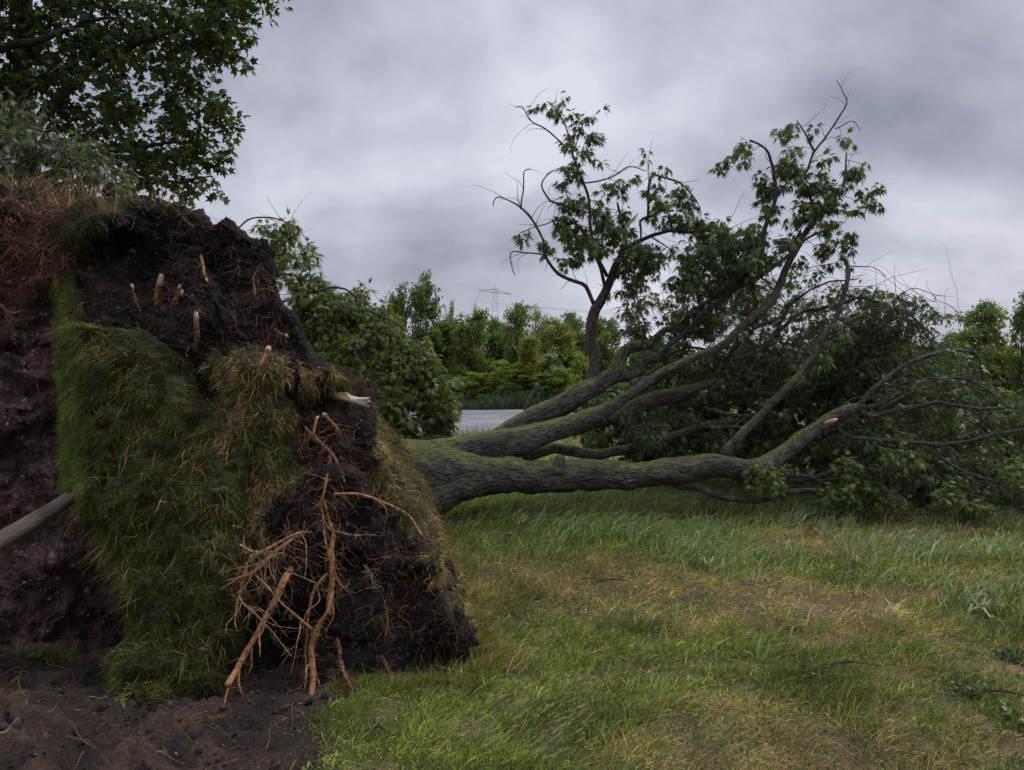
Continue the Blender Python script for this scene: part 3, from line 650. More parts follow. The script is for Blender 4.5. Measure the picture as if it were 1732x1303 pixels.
RO = [([(498, 946), (481, 984), (447, 1051), (413, 1111), (382, 1159)], [13, 13, 13, 14, 14], [-0.08, 0.2, 0.3, 0.38, 0.42], None, (0.24, 0.13, 0.072)),
      ([(517, 724), (536, 743), (557, 769), (567, 794), (578, 819)], [5, 7, 7, 4], 0.12, None, (0.2, 0.115, 0.07)),
      ([(557, 771), (558, 790), (555, 815), (548, 849), (531, 861)], [9, 13, 13, 10, 5], 0.1, None, (0.19, 0.09, 0.05)),
      ([(548, 849), (556, 875), (565, 904), (561, 950), (561, 992), (563, 1043)], [8, 9, 11, 12, 12], [0.08, 0.08, 0.1, 0.14, 0.18, 0.15], None, (0.21, 0.105, 0.058)),
      ([(563, 1000), (557, 1030), (542, 1068), (531, 1102), (529, 1144), (525, 1178), (515, 1203)], [10, 12, 13, 13, 11, 10], [0.18, 0.2, 0.22, 0.25, 0.26, 0.28, 0.28], None, (0.22, 0.115, 0.062)),
      ([(553, 971), (531, 1001), (519, 1043), (515, 1094), (519, 1136), (517, 1170)], [7, 7, 5, 4, 3], 0.2, None, (0.2, 0.11, 0.065)),
      ([(529, 899), (489, 910), (447, 933), (420, 950)], [4, 6, 6, 5], [0.08, 0.2, 0.25, 0.3], None, (0.24, 0.14, 0.09)),
      ([(502, 908), (460, 942), (426, 971), (382, 980)], [6, 7, 8, 5], [0.1, 0.22, 0.28, 0.3], None, (0.26, 0.15, 0.09)),
      ([(417, 958), (405, 1001), (401, 1037)], [8, 8, 5], [0.26, 0.28, 0.3], None, (0.25, 0.14, 0.085)),
      ([(430, 971), (472, 1013), (519, 1051), (544, 1072)], [4, 5, 5, 4], [0.28, 0.26, 0.24, 0.2], None, (0.3, 0.18, 0.11)),
      ([(405, 1010), (413, 1026), (443, 1056), (470, 1085), (493, 1110)], [4, 3, 3, 2], 0.3, None, (0.3, 0.2, 0.13)),
      ([(565, 836), (603, 838), (654, 859), (688, 874), (712, 905)], [6, 6, 5, 4], [0.08, 0.12, 0.12, 0.1, 0.08], None, (0.22, 0.13, 0.08)),
      ([(542, 853), (557, 891), (595, 904), (637, 906)], [4, 4, 3, 2], 0.1, None, (0.22, 0.13, 0.08)),
      ([(570, 1080), (574, 1102), (586, 1140), (601, 1170)], [9, 11, 9, 6], [0.06, 0.1, 0.14, 0.14], None, (0.12, 0.06, 0.04)),
      ([(550, 703), (574, 726), (586, 758)], [9, 9, 7], [0.22, 0.14, -0.04], 0.6, (0.17, 0.085, 0.05)),
      ([(536, 708), (523, 735), (502, 765)], [6, 7, 6], [0.2, 0.14, -0.03], 1.0, (0.2, 0.1, 0.055)),
      ([(548, 895), (557, 933), (569, 975), (584, 994)], [4, 5, 5, 4], 0.18, None, (0.22, 0.12, 0.07)),
      ([(405, 921), (447, 927), (477, 932)], [3, 3, 4], [0.3, 0.26, 0.12], None, (0.3, 0.2, 0.13)),
      ([(364, 977), (400, 960), (430, 952), (475, 935)], [2, 3, 3, 3], 0.3, None, (0.24, 0.17, 0.11)),
      ([(272, 470), (268, 495), (265, 523)], [12, 12, 12], [0.2, 0.12, 0.0], 3.2, (0.19, 0.1, 0.055)),
      ([(224, 484), (231, 505), (240, 530)], [6, 6, 6], [0.16, 0.1, 0.0], 2.0, (0.16, 0.08, 0.05)),
      ([(304, 485), (296, 505), (290, 522)], [7, 7, 7], [0.18, 0.1, 0.0], 1.6, (0.16, 0.08, 0.05)),
      ([(307, 496), (302, 512), (293, 530), (280, 545)], [8, 8, 7, 4], [0.2, 0.14, 0.04, 0.0], 1.6, (0.14, 0.07, 0.045)),
      ([(332, 536), (331, 570), (333, 604)], [10, 10, 10], [0.18, 0.12, 0.02], 1.8, (0.12, 0.065, 0.045)),
      ([(454, 590), (446, 600), (437, 614)], [12, 13, 12], [0.32, 0.26, 0.15], 1.0, (0.22, 0.11, 0.06)),
      ([(350, 474), (344, 458), (343, 440), (338, 425)], [5, 6, 6, 4], [0.14, 0.12, 0.08, 0.0], 1.5, (0.2, 0.12, 0.07)),
      ([(395, 525), (402, 545), (404, 575)], [6, 6, 4], [0.1, 0.06, 0.02], None, (0.09, 0.05, 0.035)),
      ([(485, 568), (474, 560), (462, 552)], [6, 5, 4], [0.12, 0.06, 0.0], 1.2, (0.13, 0.07, 0.045)),
      ([(432, 500), (425, 470), (436, 450)], [4, 4, 2], 0.06, None, (0.1, 0.055, 0.04)),
      ([(0, 515), (20, 527), (42, 528)], [6, 5, 3], 0.08, None, (0.13, 0.075, 0.05)),
      ([(30, 560), (50, 600), (62, 650), (75, 700)], [4, 4, 3, 2], 0.06, None, (0.08, 0.05, 0.04)),
      ([(330, 350), (310, 365), (322, 385), (332, 398)], [3, 3, 3, 2], 0.08, None, (0.14, 0.08, 0.055)),
      ([(615, 956), (625, 972), (634, 992)], [2, 3, 2], 0.12, None, (0.25, 0.17, 0.12)),
      ([(650, 1015), (656, 1040), (651, 1078)], [3, 4, 3], 0.1, None, (0.13, 0.07, 0.045)),
      ([(645, 1110), (655, 1140), (664, 1160)], [5, 5, 3], 0.08, None, (0.1, 0.055, 0.04))]
for k, (pts, dias, off, tip, colr) in enumerate(RO):
    add_root(pts, dias, off, tip, colr, seed=k + 2)
acc = Acc()
for (cx_, cy_, n_, yo) in [(450, 960, 70, .24), (430, 990, 40, .26), (540, 870, 60, .12), (560, 800, 50, .1), (490, 920, 50, .14), (560, 960, 40, .18), (540, 1090, 30, .2), (720, 880, 40, .05), (395, 440, 90, .03), (440, 500, 60, .03), (330, 520, 50, .04), (650, 1020, 60, .04), (590, 740, 40, .06)]:
    qx = cx_ + rng.normal(0, 22, n_); qy = cy_ + rng.normal(0, 26, n_); Yq = Yfront(qx, qy) - yo * rng.uniform(.3, 1, n_)
    threads(acc, np.stack([(qx - CX) / FPX * Yq, Yq, EYE - (qy - CY) / FPX * Yq], 1), rng.normal(size=(n_, 3)) * [1, .4, .8] + [-.2, 0, -.3], rng.uniform(.06, .3, n_), np.exp(rng.normal(-6.8, .4, n_)), 9, .5, .12, grasscol(n_, [(.26, .14, .075), (.16, .085, .045), (.36, .23, .14)], [2, 2.5, .8]))
acc.link('fine_roots', M['root'], tree)['kind'] = 'stuff'
# split wide root at the mouth of the hollow
acc = Acc()
ol = [(556, 668), (568, 666), (583, 665), (592, 671), (604, 674), (623, 674), (619, 678), (625, 681), (616, 683), (622, 689), (608, 686), (596, 682), (580, 678), (566, 676)]
fr = np.array([P(a_, b__, 4.92 - (a_ - 556) * .0012 + .012 * math.sin(k * 2.1)) for k, (a_, b__) in enumerate(ol)]); bk_ = fr + np.array([0.004, .045, .006]); nn_ = len(ol); V_ = np.vstack([fr, bk_, fr.mean(0) + [0, -.018, 0], bk_.mean(0)])
k_ = np.arange(nn_); k2_ = (k_ + 1) % nn_
cl = np.array([(.16, .09, .05)] * 3 + [(.46, .38, .27)] * 9 + [(.3, .2, .12)] * 2)
acc.add(V_, [np.stack([k_, k2_, k2_ + nn_, k_ + nn_], 1), np.stack([k2_, k_, np.full(nn_, 2 * nn_)], 1), np.stack([k_ + nn_, k2_ + nn_, np.full(nn_, 2 * nn_ + 1)], 1)], Col=np.vstack([cl, cl * .7, [[.5, .42, .31], [.2, .15, .1]]]), bk=V_)
tube(acc, [P(535, 668, 5.2), P(560, 671, 5.0), P(575, 675, 4.96)], [0.04, 0.035, 0.02], 9, 0.015, 0.5, 0, 4, colr=(0.14, 0.07, 0.04))
acc.link('split_root', M['wood'], tree)['label'] = 'pale split root end at the mouth of the dark hollow'

# ------------------------------------------------------------------ uprooted tree: stems and branches
LEAFPTS = []
BR = []   # (points (px,py), dia px list, Y list)
def branch(pts, dias, Ys, name='branch', mat='bark_thin', seg=10, rough=0.16, wob=0.03, leafy=0.0, label=None, twigs=1.0):
    n = len(pts)
    Yk = np.interp(np.linspace(0, 1, n), np.linspace(0, 1, len(Ys)), Ys)
    dk = np.interp(np.linspace(0, 1, n), np.linspace(0, 1, len(dias)), dias)
    w_ = [P(px, py, Y) for (px, py), Y in zip(pts, Yk)]; rr = [d / 2 / FPX * Y for d, Y in zip(dk, Yk)]
    acc = Acc(); p_, r__, T_ = tube(acc, w_, rr, seg, 0.05 if max(dias) < 30 else 0.035, rough, wob, len(BR) + 1)
    # bare twigs growing from thin stretches
    thin = np.where(r__ < 0.045)[0]
    if len(thin) > 4 and twigs > 0:
        Ln = np.linalg.norm(np.diff(p_, axis=0), axis=1).sum()
        k = rng.choice(thin, max(2, int(Ln * 5 * twigs))); m_ = len(k)
        D = rng.normal(size=(m_, 3)) * [1, 0.7, 1] + T_[k] * 0.9 + [0, 0, 0.25]
        tl = rng.uniform(0.12, 0.55, m_)
        ep = threads(acc, p_[k], D, tl, np.minimum(r__[k] * 0.5, 0.0055), 8, 0.32, 0.03, None, 0.16)
        if leafy > 0:
            sel = rng.uniform(size=m_) < leafy
            for a_ in (5, 7):
                LEAFPTS.append(ep[sel][:, a_])
    o = acc.link(name, M[mat], tree, True)
    if label: o['label'] = label
    BR.append((p_, r__)); return o
branch([(660, 815), (700, 808), (740, 804), (790, 801), (850, 803), (930, 806), (1000, 804), (1050, 806), (1100, 803), (1150, 797), (1200, 789), (1240, 791), (1275, 795), (1305, 783), (1340, 757), (1375, 730), (1400, 713), (1432, 696), (1462, 688)],
       [128, 112, 94, 76, 60, 54, 50, 50, 46, 44, 40, 38, 38, 34, 29, 26, 24, 20, 16], [9.0, 9.1, 9.2, 9.3, 9.4], 'trunk', 'bark', 28, 0.22, 0.03, 0, 'thick mossy lowest trunk lying just above the grass', 0)
branch([(668, 775), (720, 772), (780, 766), (840, 756), (885, 745), (930, 730), (985, 712), (1028, 693), (1070, 664), (1118, 632), (1150, 616), (1180, 603), (1216, 590), (1253, 555), (1298, 517), (1318, 485), (1330, 455), (1349, 417), (1371, 382), (1403, 340), (1419, 324), (1429, 302), (1432, 258)],
       [60, 58, 58, 54, 48, 40, 34, 24, 17, 15, 14, 14, 13, 13, 14, 13, 12, 10, 9, 7, 5, 4, 2], [9.2, 9.4, 9.6, 9.8, 10.0], 'stem', 'bark', 20, 0.18, 0.02, 0.5, 'long middle stem rising to the right through the crown')
branch([(790, 770), (840, 748), (880, 724), (915, 702), (950, 686), (985, 665), (1010, 650), (1038, 631), (1048, 607), (1066, 588), (1100, 581), (1124, 562), (1152, 548), (1200, 510), (1240, 470), (1262, 440)],
       [44, 44, 42, 40, 38, 36, 32, 24, 21, 19, 18, 11, 8, 6, 4, 3], [9.5, 9.8, 10.2, 10.6], 'stem', 'bark', 20, 0.18, 0.02, 0.5, 'upper mossy stem bending upward past the water')
branch([(990, 668), (1003, 640), (1006, 600), (1000, 565), (1004, 529), (1016, 508), (1032, 474), (1041, 449), (1053, 422), (1056, 391), (1043, 342)], [28, 24, 20, 19, 18, 15, 13, 12, 11, 8, 3], [9.9, 9.9, 9.9], 'stem', 'bark_thin', 14, 0.2, 0.02, 0.4, 'upright dark stem ending in a broken spike')
BRL = [([(1021, 514), (1024, 489), (1016, 455), (1004, 406), (997, 357), (989, 314), (977, 284), (967, 259), (961, 222), (943, 191), (924, 173)], [9, 8, 7, 6, 5, 3, 2], [9.9, 9.6], .45),
 ([(1004, 514), (992, 486), (973, 477), (943, 462), (921, 432), (918, 406), (903, 376), (881, 354), (860, 342), (838, 336), (831, 351)], [10, 9, 7, 6, 5, 3, 2], [9.9, 9.3], .0),
 ([(921, 432), (884, 425), (863, 428), (872, 463)], [4, 3, 2], [9.6, 9.4], .0),
 ([(881, 354), (884, 320), (886, 293), (898, 287)], [4, 3, 2], [9.4, 9.4], .0),
 ([(955, 346), (926, 339), (915, 314), (927, 293), (944, 285)], [4, 4, 2], [9.7, 9.6], .0),
 ([(1000, 362), (986, 357), (949, 345), (926, 339)], [4, 4, 3], [9.8, 9.7], .4),
 ([(1027, 468), (1010, 434), (992, 400), (977, 382), (955, 370), (909, 382), (878, 394)], [9, 7, 5, 3, 2], [9.9, 9.9], .3),
 ([(1053, 425), (1084, 406), (1127, 392), (1173, 392), (1219, 396), (1250, 412), (1285, 445)], [10, 9, 8, 7, 6, 6], [9.9, 10.3], .4),
 ([(1084, 404), (1081, 375), (1102, 366), (1115, 357), (1139, 357)], [4, 6, 6, 4], [10, 10], .5),
 ([(1096, 366), (1101, 299), (1124, 299), (1161, 320), (1185, 352)], [6, 6, 4, 2], [10, 10], .5),
 ([(990, 310), (1035, 300), (1066, 284), (1093, 290)], [4, 3, 2], [9.7, 9.7], .3),
 ([(961, 253), (934, 225), (900, 204), (884, 179), (875, 181)], [4, 3, 2], [9.6, 9.5], .2),
 ([(968, 262), (975, 235), (985, 212), (978, 195)], [3, 2, 1.5], [9.6, 9.6], .4),
 ([(1021, 649), (1055, 638), (1086, 628), (1090, 614), (1117, 607), (1131, 586), (1159, 562), (1194, 531), (1215, 509), (1250, 484), (1285, 465), (1307, 449), (1330, 436), (1368, 401), (1416, 382)], [20, 18, 17, 15, 14, 13, 12, 12, 11, 9, 6, 4], [10, 9.6], .5),
 ([(1282, 468), (1290, 436), (1293, 401), (1304, 359), (1312, 334), (1311, 296), (1301, 267), (1288, 248), (1269, 237)], [12, 10, 9, 8, 6, 4], [9.7, 9.5], .4),
 ([(1381, 368), (1371, 328), (1352, 293)], [8, 7, 5], [9.95, 9.8], .5),
 ([(1352, 300), (1365, 290), (1378, 257), (1400, 232), (1422, 197), (1432, 171), (1414, 138)], [6, 5, 5, 3, 1.5], [9.8, 9.8], .12),
 ([(1432, 171), (1438, 158)], [2, 1.2], [9.8, 9.8], 0),
 ([(1413, 218), (1445, 206), (1457, 222)], [3, 2, 1.5], [9.8, 9.8], 0),
 ([(1378, 257), (1365, 229), (1347, 202)], [5, 4, 2], [9.8, 9.8], .3),
 ([(1222, 770), (1253, 739), (1281, 708), (1319, 670), (1347, 638), (1371, 607), (1388, 573), (1416, 528), (1430, 481), (1432, 452), (1422, 433)], [24, 22, 20, 17, 15, 14, 13, 11, 9, 7], [9.3, 9.6], .35),
 ([(960, 724), (1000, 714), (1040, 704), (1080, 690), (1120, 672), (1167, 663), (1201, 652), (1218, 631), (1228, 608)], [40, 40, 38, 36, 32, 30, 26, 18], [9.9, 10.8], .2),
 ([(885, 774), (920, 763), (951, 760), (1003, 770), (1055, 763), (1117, 742), (1176, 725), (1240, 712)], [26, 26, 24, 24, 20, 14], [9.9, 10.4], .2),
 ([(1125, 806), (1153, 822), (1174, 822), (1201, 836), (1236, 846), (1288, 846), (1326, 836), (1374, 832), (1395, 850), (1437, 867), (1478, 877)], [26, 20, 17, 15, 14, 12, 9, 6], [9.2, 9.15], .15),
 ([(1454, 694), (1478, 704), (1513, 694), (1582, 683), (1651, 689), (1720, 690), (1790, 700)], [16, 14, 10, 8, 6, 4], [9.4, 9.1], .4),
 ([(1464, 690), (1488, 683), (1495, 656), (1505, 652)], [10, 9, 6], [9.4, 9.3], .2),
 ([(1450, 690), (1478, 659), (1499, 642), (1540, 614), (1582, 600), (1634, 592), (1654, 607), (1660, 640)], [14, 12, 11, 9, 6, 4], [9.4, 9.5], .45),
 ([(1412, 718), (1437, 739), (1513, 747), (1565, 753), (1634, 746), (1686, 732), (1740, 727), (1800, 715)], [10, 10, 9, 7, 5], [9.4, 8.9], .35),
 ([(1500, 686), (1530, 670), (1582, 649), (1634, 642), (1703, 680)], [7, 6, 4], [9.4, 9.6], .4),
 ([(1300, 806), (1357, 804), (1395, 818), (1430, 830)], [10, 9, 5], [9.4, 9.2], .5),
 ([(1340, 815), (1374, 811), (1419, 794), (1478, 794), (1533, 794), (1565, 787)], [12, 12, 7, 5], [9.5, 9.4], .5),
 ([(1230, 668), (1264, 663), (1298, 666), (1340, 656), (1402, 652)], [12, 10, 8, 5], [10.5, 10.3], .5),
 ([(1240, 610), (1292, 592), (1316, 566), (1354, 528), (1409, 517), (1457, 505), (1490, 512)], [10, 9, 8, 6], [10.2, 10.4], .5),
 ([(1225, 614), (1250, 583), (1281, 555), (1319, 538)], [12, 9, 6], [10.6, 10.5], .5),
 ([(1312, 566), (1326, 531), (1354, 500), (1400, 480), (1452, 470)], [7, 6, 5, 3], [10.3, 10.2], .5),
 ([(1437, 450), (1480, 455), (1500, 470)], [3, 2, 1.5], [9.6, 9.6], .4),
 ([(1190, 690), (1240, 700), (1300, 705), (1340, 690)], [10, 8, 5], [10.2, 10], .4),
 ([(1200, 722), (1260, 725), (1281, 710)], [8, 9, 5], [9.8, 9.6], .2),
 ([(1480, 520), (1530, 530), (1560, 560), (1580, 600)], [6, 5, 3], [10.4, 10.2], .5),
 ([(1560, 745), (1590, 770), (1640, 800), (1700, 815)], [7, 6, 4], [9.3, 9], .5),
 ([(1565, 787), (1600, 820), (1650, 840), (1732, 862)], [6, 5, 4], [9.2, 9], .5),
 ([(1395, 850), (1430, 860), (1500, 868), (1600, 872)], [5, 5, 4], [9.1, 9.0], .2),
 ([(1632, 848), (1645, 832), (1658, 822)], [6, 5, 4], [8.9, 8.9], 0),
 ([(1130, 600), (1160, 590), (1210, 592), (1250, 600)], [7, 6, 4], [10, 9.9], .4),
 ([(1060, 640), (1080, 660), (1110, 655)], [6, 5, 3], [10.2, 10.3], .4)]
for pts, dias, Ys, lf in BRL:
    dias = [d_ * 0.74 for d_ in dias]
    branch(pts, dias, Ys, leafy=lf, rough=0.2, wob=0.04, seg=8 if max(dias) < 15 else 12, mat='bark' if max(dias) > 17 else 'bark_thin', twigs=1.3)
# secondary branches
par = [q for q in BR if 0.010 < q[1].min() or len(q[0]) > 20]
for k in range(46):
    p_, r__ = par[rng.integers(0, len(par))]; ok = np.where((p_[:, 0] > 1.2) & (r__ < .09))[0]
    if len(ok) < 4: continue
    i0 = ok[rng.integers(0, len(ok))]; st = p_[i0]; d = unit(np.array([.9, rng.normal(0, .6), rng.normal(.25 if st[2] < 2.4 else .5, .5)])); l0 = rng.uniform(.7, 1.9); ps = [st]
    for q in range(5):
        d = unit(d + rng.normal(size=3) * .3 + [0, 0, -.10]); ps.append(ps[-1] + d * l0 / 5)
    if min(q[2] for q in ps) < .1: continue
    if any((q[2] > EYE + .13 * q[1] and q[0] > .40 * q[1]) or q[2] > EYE + .24 * q[1] for q in ps): continue
    r0 = min(r__[i0] * .55, rng.uniform(.008, .02)); acc = Acc(); pp, rr_, TT = tube(acc, ps, np.linspace(r0, .0025, 6), 6, .05, .2, .05, k + 90)
    m_ = 7; kk = rng.integers(2, len(pp) - 1, m_)
    ep = threads(acc, pp[kk], TT[kk] + rng.normal(size=(m_, 3)) * .7, rng.uniform(.15, .5, m_), np.full(m_, .0035), 7, .3, .03, None, .15)
    if k % 3: LEAFPTS.append(ep[::2, 6])
    acc.link('branch', M['bark_thin'], tree, True)
# stub and knot
branch([(889, 722), (893, 695), (902, 668), (910, 650)], [15, 12, 11, 10], [9.85, 9.8], 'stub', 'bark', twigs=0, label='short broken stub standing up from the upper stem')
branch([(944, 800), (946, 782), (949, 772)], [30, 22, 15], [9.0, 8.95], 'knot', 'bark', twigs=0, wob=0, label='sawn knot on top of the trunk')
branch([(905, 712), (917, 695), (922, 684)], [30, 26, 20], [9.9, 9.85], 'knot', 'bark', twigs=0, wob=0)
branch([(860, 812), (800, 818), (750, 832), (700, 850), (650, 862)], [26, 50, 66, 80, 90], [9.0, 8.85], 'root_flare', 'bark', 18, .25, .02, twigs=0)
acc = Acc(); tube(acc, [P(1395, 716, 9.2), P(1408, 712, 9.15), P(1416, 710, 9.15)], [0.02, 0.03, 0.02], 6, 0.02, 0.3, 0, 1, colr=(0.45, 0.3, 0.18))
acc.link('torn_wood', M['wood'], tree)['label'] = 'pale torn wood'
acc = Acc(); tube(acc, [P(1057, 385, 9.85), P(1072, 370, 9.85), P(1079, 361, 9.85)], [0.02, 0.02, 0.006], 6, 0.02, 0.3, 0, 1, colr=(0.5, 0.4, 0.2))
acc.link('torn_wood', M['wood'], tree)['label'] = 'pale torn wood'

SM = [(935, 187, 10), (947, 200, 8), (961, 235, 9), (975, 218, 7), (1002, 232, 12), (960, 245, 7), (985, 255, 10), (982, 268, 8), (970, 292, 12), (950, 314, 9), (1022, 314, 8), (1045, 322, 8), (1042, 306, 7), (1072, 302, 7),
      (884, 408, 8), (925, 420, 12), (960, 340, 14), (985, 345, 16), (955, 380, 18), (975, 402, 22), (1000, 412, 22), (965, 440, 16), (1030, 380, 18), (1010, 360, 14), (1045, 400, 16), (1075, 420, 22), (1100, 440, 24), (1060, 450, 18),
      (1078, 472, 18), (1062, 492, 12), (1105, 322, 12), (1120, 347, 12), (1150, 330, 15), (1166, 345, 12), (1142, 370, 20), (1182, 382, 20), (1210, 402, 26), (1240, 420, 30), (1182, 440, 32), (1230, 470, 38), (1270, 400, 24), (1268, 450, 30), (1160, 480, 28),
      (1222, 275, 12), (1250, 255, 14), (1333, 222, 12), (1325, 270, 17), (1343, 290, 18), (1315, 315, 16), (1292, 328, 14), (1300, 352, 10), (1360, 312, 17), (1385, 322, 17), (1402, 345, 15), (1370, 352, 12), (1345, 370, 12), (1325, 410, 12),
      (1350, 395, 10), (1395, 275, 10), (1398, 300, 8), (1436, 235, 10), (1430, 312, 10), (1450, 290, 13), (1462, 325, 11), (1478, 345, 12), (1488, 318, 7), (1448, 350, 7), (1400, 375, 11), (1440, 388, 8), (1405, 415, 14), (1430, 415, 12), (1385, 422, 10), (1318, 228, 7), (1350, 345, 10), (1285, 300, 6)]
BG = [(1205, 425, 26), (1245, 470, 34), (1150, 410, 20), (1100, 455, 24), (1280, 525, 36), (1180, 530, 36), (1130, 500, 22), (1350, 500, 50), (1420, 525, 50), (1480, 545, 46), (1530, 560, 40), (1300, 560, 55), (1400, 600, 70), (1500, 620, 60), (1555, 600, 38), (1250, 620, 55), (1330, 680, 65), (1430, 680, 60), (1200, 690, 45), (1150, 700, 40), (1100, 640, 32), (1062, 560, 24),
      (1062, 525, 20), (1270, 730, 45), (1180, 560, 42), (1330, 750, 45), (1550, 690, 60), (1620, 660, 42), (1620, 730, 60), (1700, 720, 50), (1500, 770, 60), (1600, 800, 60), (1700, 800, 60), (1550, 835, 36), (1640, 850, 30), (1725, 850, 30), (1450, 815, 36), (1400, 845, 20),
      (1290, 795, 18), (1430, 785, 14), (1480, 485, 18), (1540, 515, 18), (1505, 505, 20), (1200, 520, 38), (1260, 510, 38), (1105, 520, 28), (1130, 540, 25), (1130, 600, 34), (1420, 750, 50), (1200, 740, 34), (1100, 720, 28), (1180, 640, 40), (1480, 850, 22), (1300, 640, 60), (1460, 590, 60),
      (1050, 700, 26), (1090, 745, 28), (1140, 755, 26), (1010, 738, 14), (1230, 750, 34), (1000, 700, 14), (1800, 720, 60), (1800, 800, 60), (1760, 850, 40)]
pts_s = blob_points([(a_, b__, c__, rng.uniform(9.5, 10.1), 0.14 + c__ * 0.009) for a_, b__, c__ in SM], 0.050, 0)
pts_b = blob_points([(a_, b__, c__, 10.75 + rng.uniform(-0.5, 0.9) - max(0, b__ - 700) / 130, 0.9) for a_, b__, c__ in BG], 0.033, -0.11, 5, 2.8)
pts_b[:, 2] = np.maximum(pts_b[:, 2], 0.08)
acc = Acc()
LG = (0.040, 0.062, 0.022)
leaf_clusters(acc, np.concatenate([pts_s] + [q for q in LEAFPTS]), 6, 0.045, 0.115, 'cut', (0.066, 0.096, 0.032), pale=0.05, droop=0.95, var=.35)
deep = blob_points([(a_, b__, c__ * 1.05, 12.0 + rng.uniform(-.3, .6), .5) for a_, b__, c__ in BG if b__ > 590] + [(a_, b__, 34, 12.3, .4) for a_, b__ in [(1010, 722), (1060, 735), (1110, 748), (1160, 740), (1210, 745), (1120, 700), (1180, 700), (1250, 740), (1320, 745), (1080, 765), (1180, 770), (1280, 775), (1380, 770), (1450, 770), (1010, 690), (1070, 690)]], 0.026)
deep[:, 2] = np.maximum(deep[:, 2], .05)
leaf_clusters(acc, deep, 7, 0.11, 0.15, 'cut', (0.050, 0.072, 0.024), droop=.7, var=.35)
leaf_clusters(acc, pts_b, 8, 0.08, 0.112, 'cut', (0.062, 0.090, 0.028), pale=0.03, droop=0.8, var=.35)
pf = blob_points([(1290, 800, 26, 9.0, .15), (1432, 785, 18, 8.9, .12), (1400, 838, 22, 8.9, .12), (1440, 830, 26, 8.9, .15), (1500, 850, 22, 8.8, .15), (1645, 865, 26, 8.7, .15), (1520, 775, 26, 9.0, .2), (1600, 835, 24, 8.8, .2), (1720, 800, 24, 8.6, .2), (1310, 812, 16, 8.9, .1)], 0.028)
pf[:, 2] = np.maximum(pf[:, 2], .1)
leaf_clusters(acc, pf, 8, 0.07, 0.10, 'cut', (0.105, 0.14, 0.04), pale=0.04, droop=0.3, var=.35)
acc.link('foliage', M['leaf'], tree)
acc = Acc()
q = pts_b[rng.choice(len(pts_b), 1900)] + np.array([0, -.35, 0]); n = len(q)
threads(acc, q, rng.normal(size=(n, 3)) + [-0.8, 0, -0.2], rng.uniform(0.3, 1.0, n), rng.uniform(0.002, 0.007, n), 8, 0.25, 0.0, None, 0.1)
q = pts_s[rng.choice(len(pts_s), 500)]; n = len(q)
threads(acc, q, rng.normal(size=(n, 3)) + [-0.2, 0, -0.4], rng.uniform(0.1, 0.35, n), rng.uniform(0.001, 0.0025, n), 6, 0.25, 0.0, None, 0.1)
acc.link('twigs', M['bark_thin'], tree)['kind'] = 'stuff'

# ------------------------------------------------------------------ grey wooden post sticking out of the hole
m, nt, b = newmat('weathered_wood'); L = nt.links.new
a = nd(nt, 'ShaderNodeAttribute'); a.attribute_name = 'bk'
mpn = nd(nt, 'ShaderNodeMapping'); L(a.outputs['Vector'], mpn.inputs[0]); mpn.inputs['Scale'].default_value = (1, 1, 0.25)
n = nd(nt, 'ShaderNodeTexNoise'); L(mpn.outputs[0], n.inputs['Vector']); n.inputs['Scale'].default_value = 45; n.inputs['Detail'].default_value = 6
n2 = nd(nt, 'ShaderNodeTexNoise'); L(a.outputs['Vector'], n2.inputs['Vector']); n2.inputs['Scale'].default_value = 9
r = ramp(nt, n.outputs[0], [(0.3, (0.035, 0.025, 0.019)), (0.55, (0.09, 0.068, 0.052)), (0.75, (0.17, 0.135, 0.11))])
r2 = ramp(nt, n2.outputs[0], [(0.35, (0.7, 0.65, 0.6)), (0.65, (1.2, 1.2, 1.2))])
mu = nd(nt, 'ShaderNodeVectorMath', operation='MULTIPLY'); L(r.outputs[0], mu.inputs[0]); L(r2.outputs[0], mu.inputs[1]); L(mu.outputs[0], b.inputs['Base Color'])
b.inputs['Roughness'].default_value = 0.75
bp = nd(nt, 'ShaderNodeBump'); L(n.outputs[0], bp.inputs['Height']); bp.inputs['Distance'].default_value = 0.006; L(bp.outputs[0], b.inputs['Normal'])
M['post'] = m
acc = Acc()
pe = P(118, 844, 4.5); pd_ = P(0, 915, 4.05) - pe; q0 = pe + pd_ * 1.02; tt_ = (pe[2] + .12) / -pd_[2]
tube(acc, [pe + pd_ * min(tt_, 4.2), pe + pd_ * 2.4, pe + pd_, pe + pd_ * .5, pe], [0.046, 0.045, 0.043, 0.043, 0.042], 20, 0.03, 0.18, 0.008, 3)
o = acc.link('wooden_post', M['post'], None, True)
tag(o, 'weathered grey round wooden post slanting out of the torn earth at the left edge', 'post')

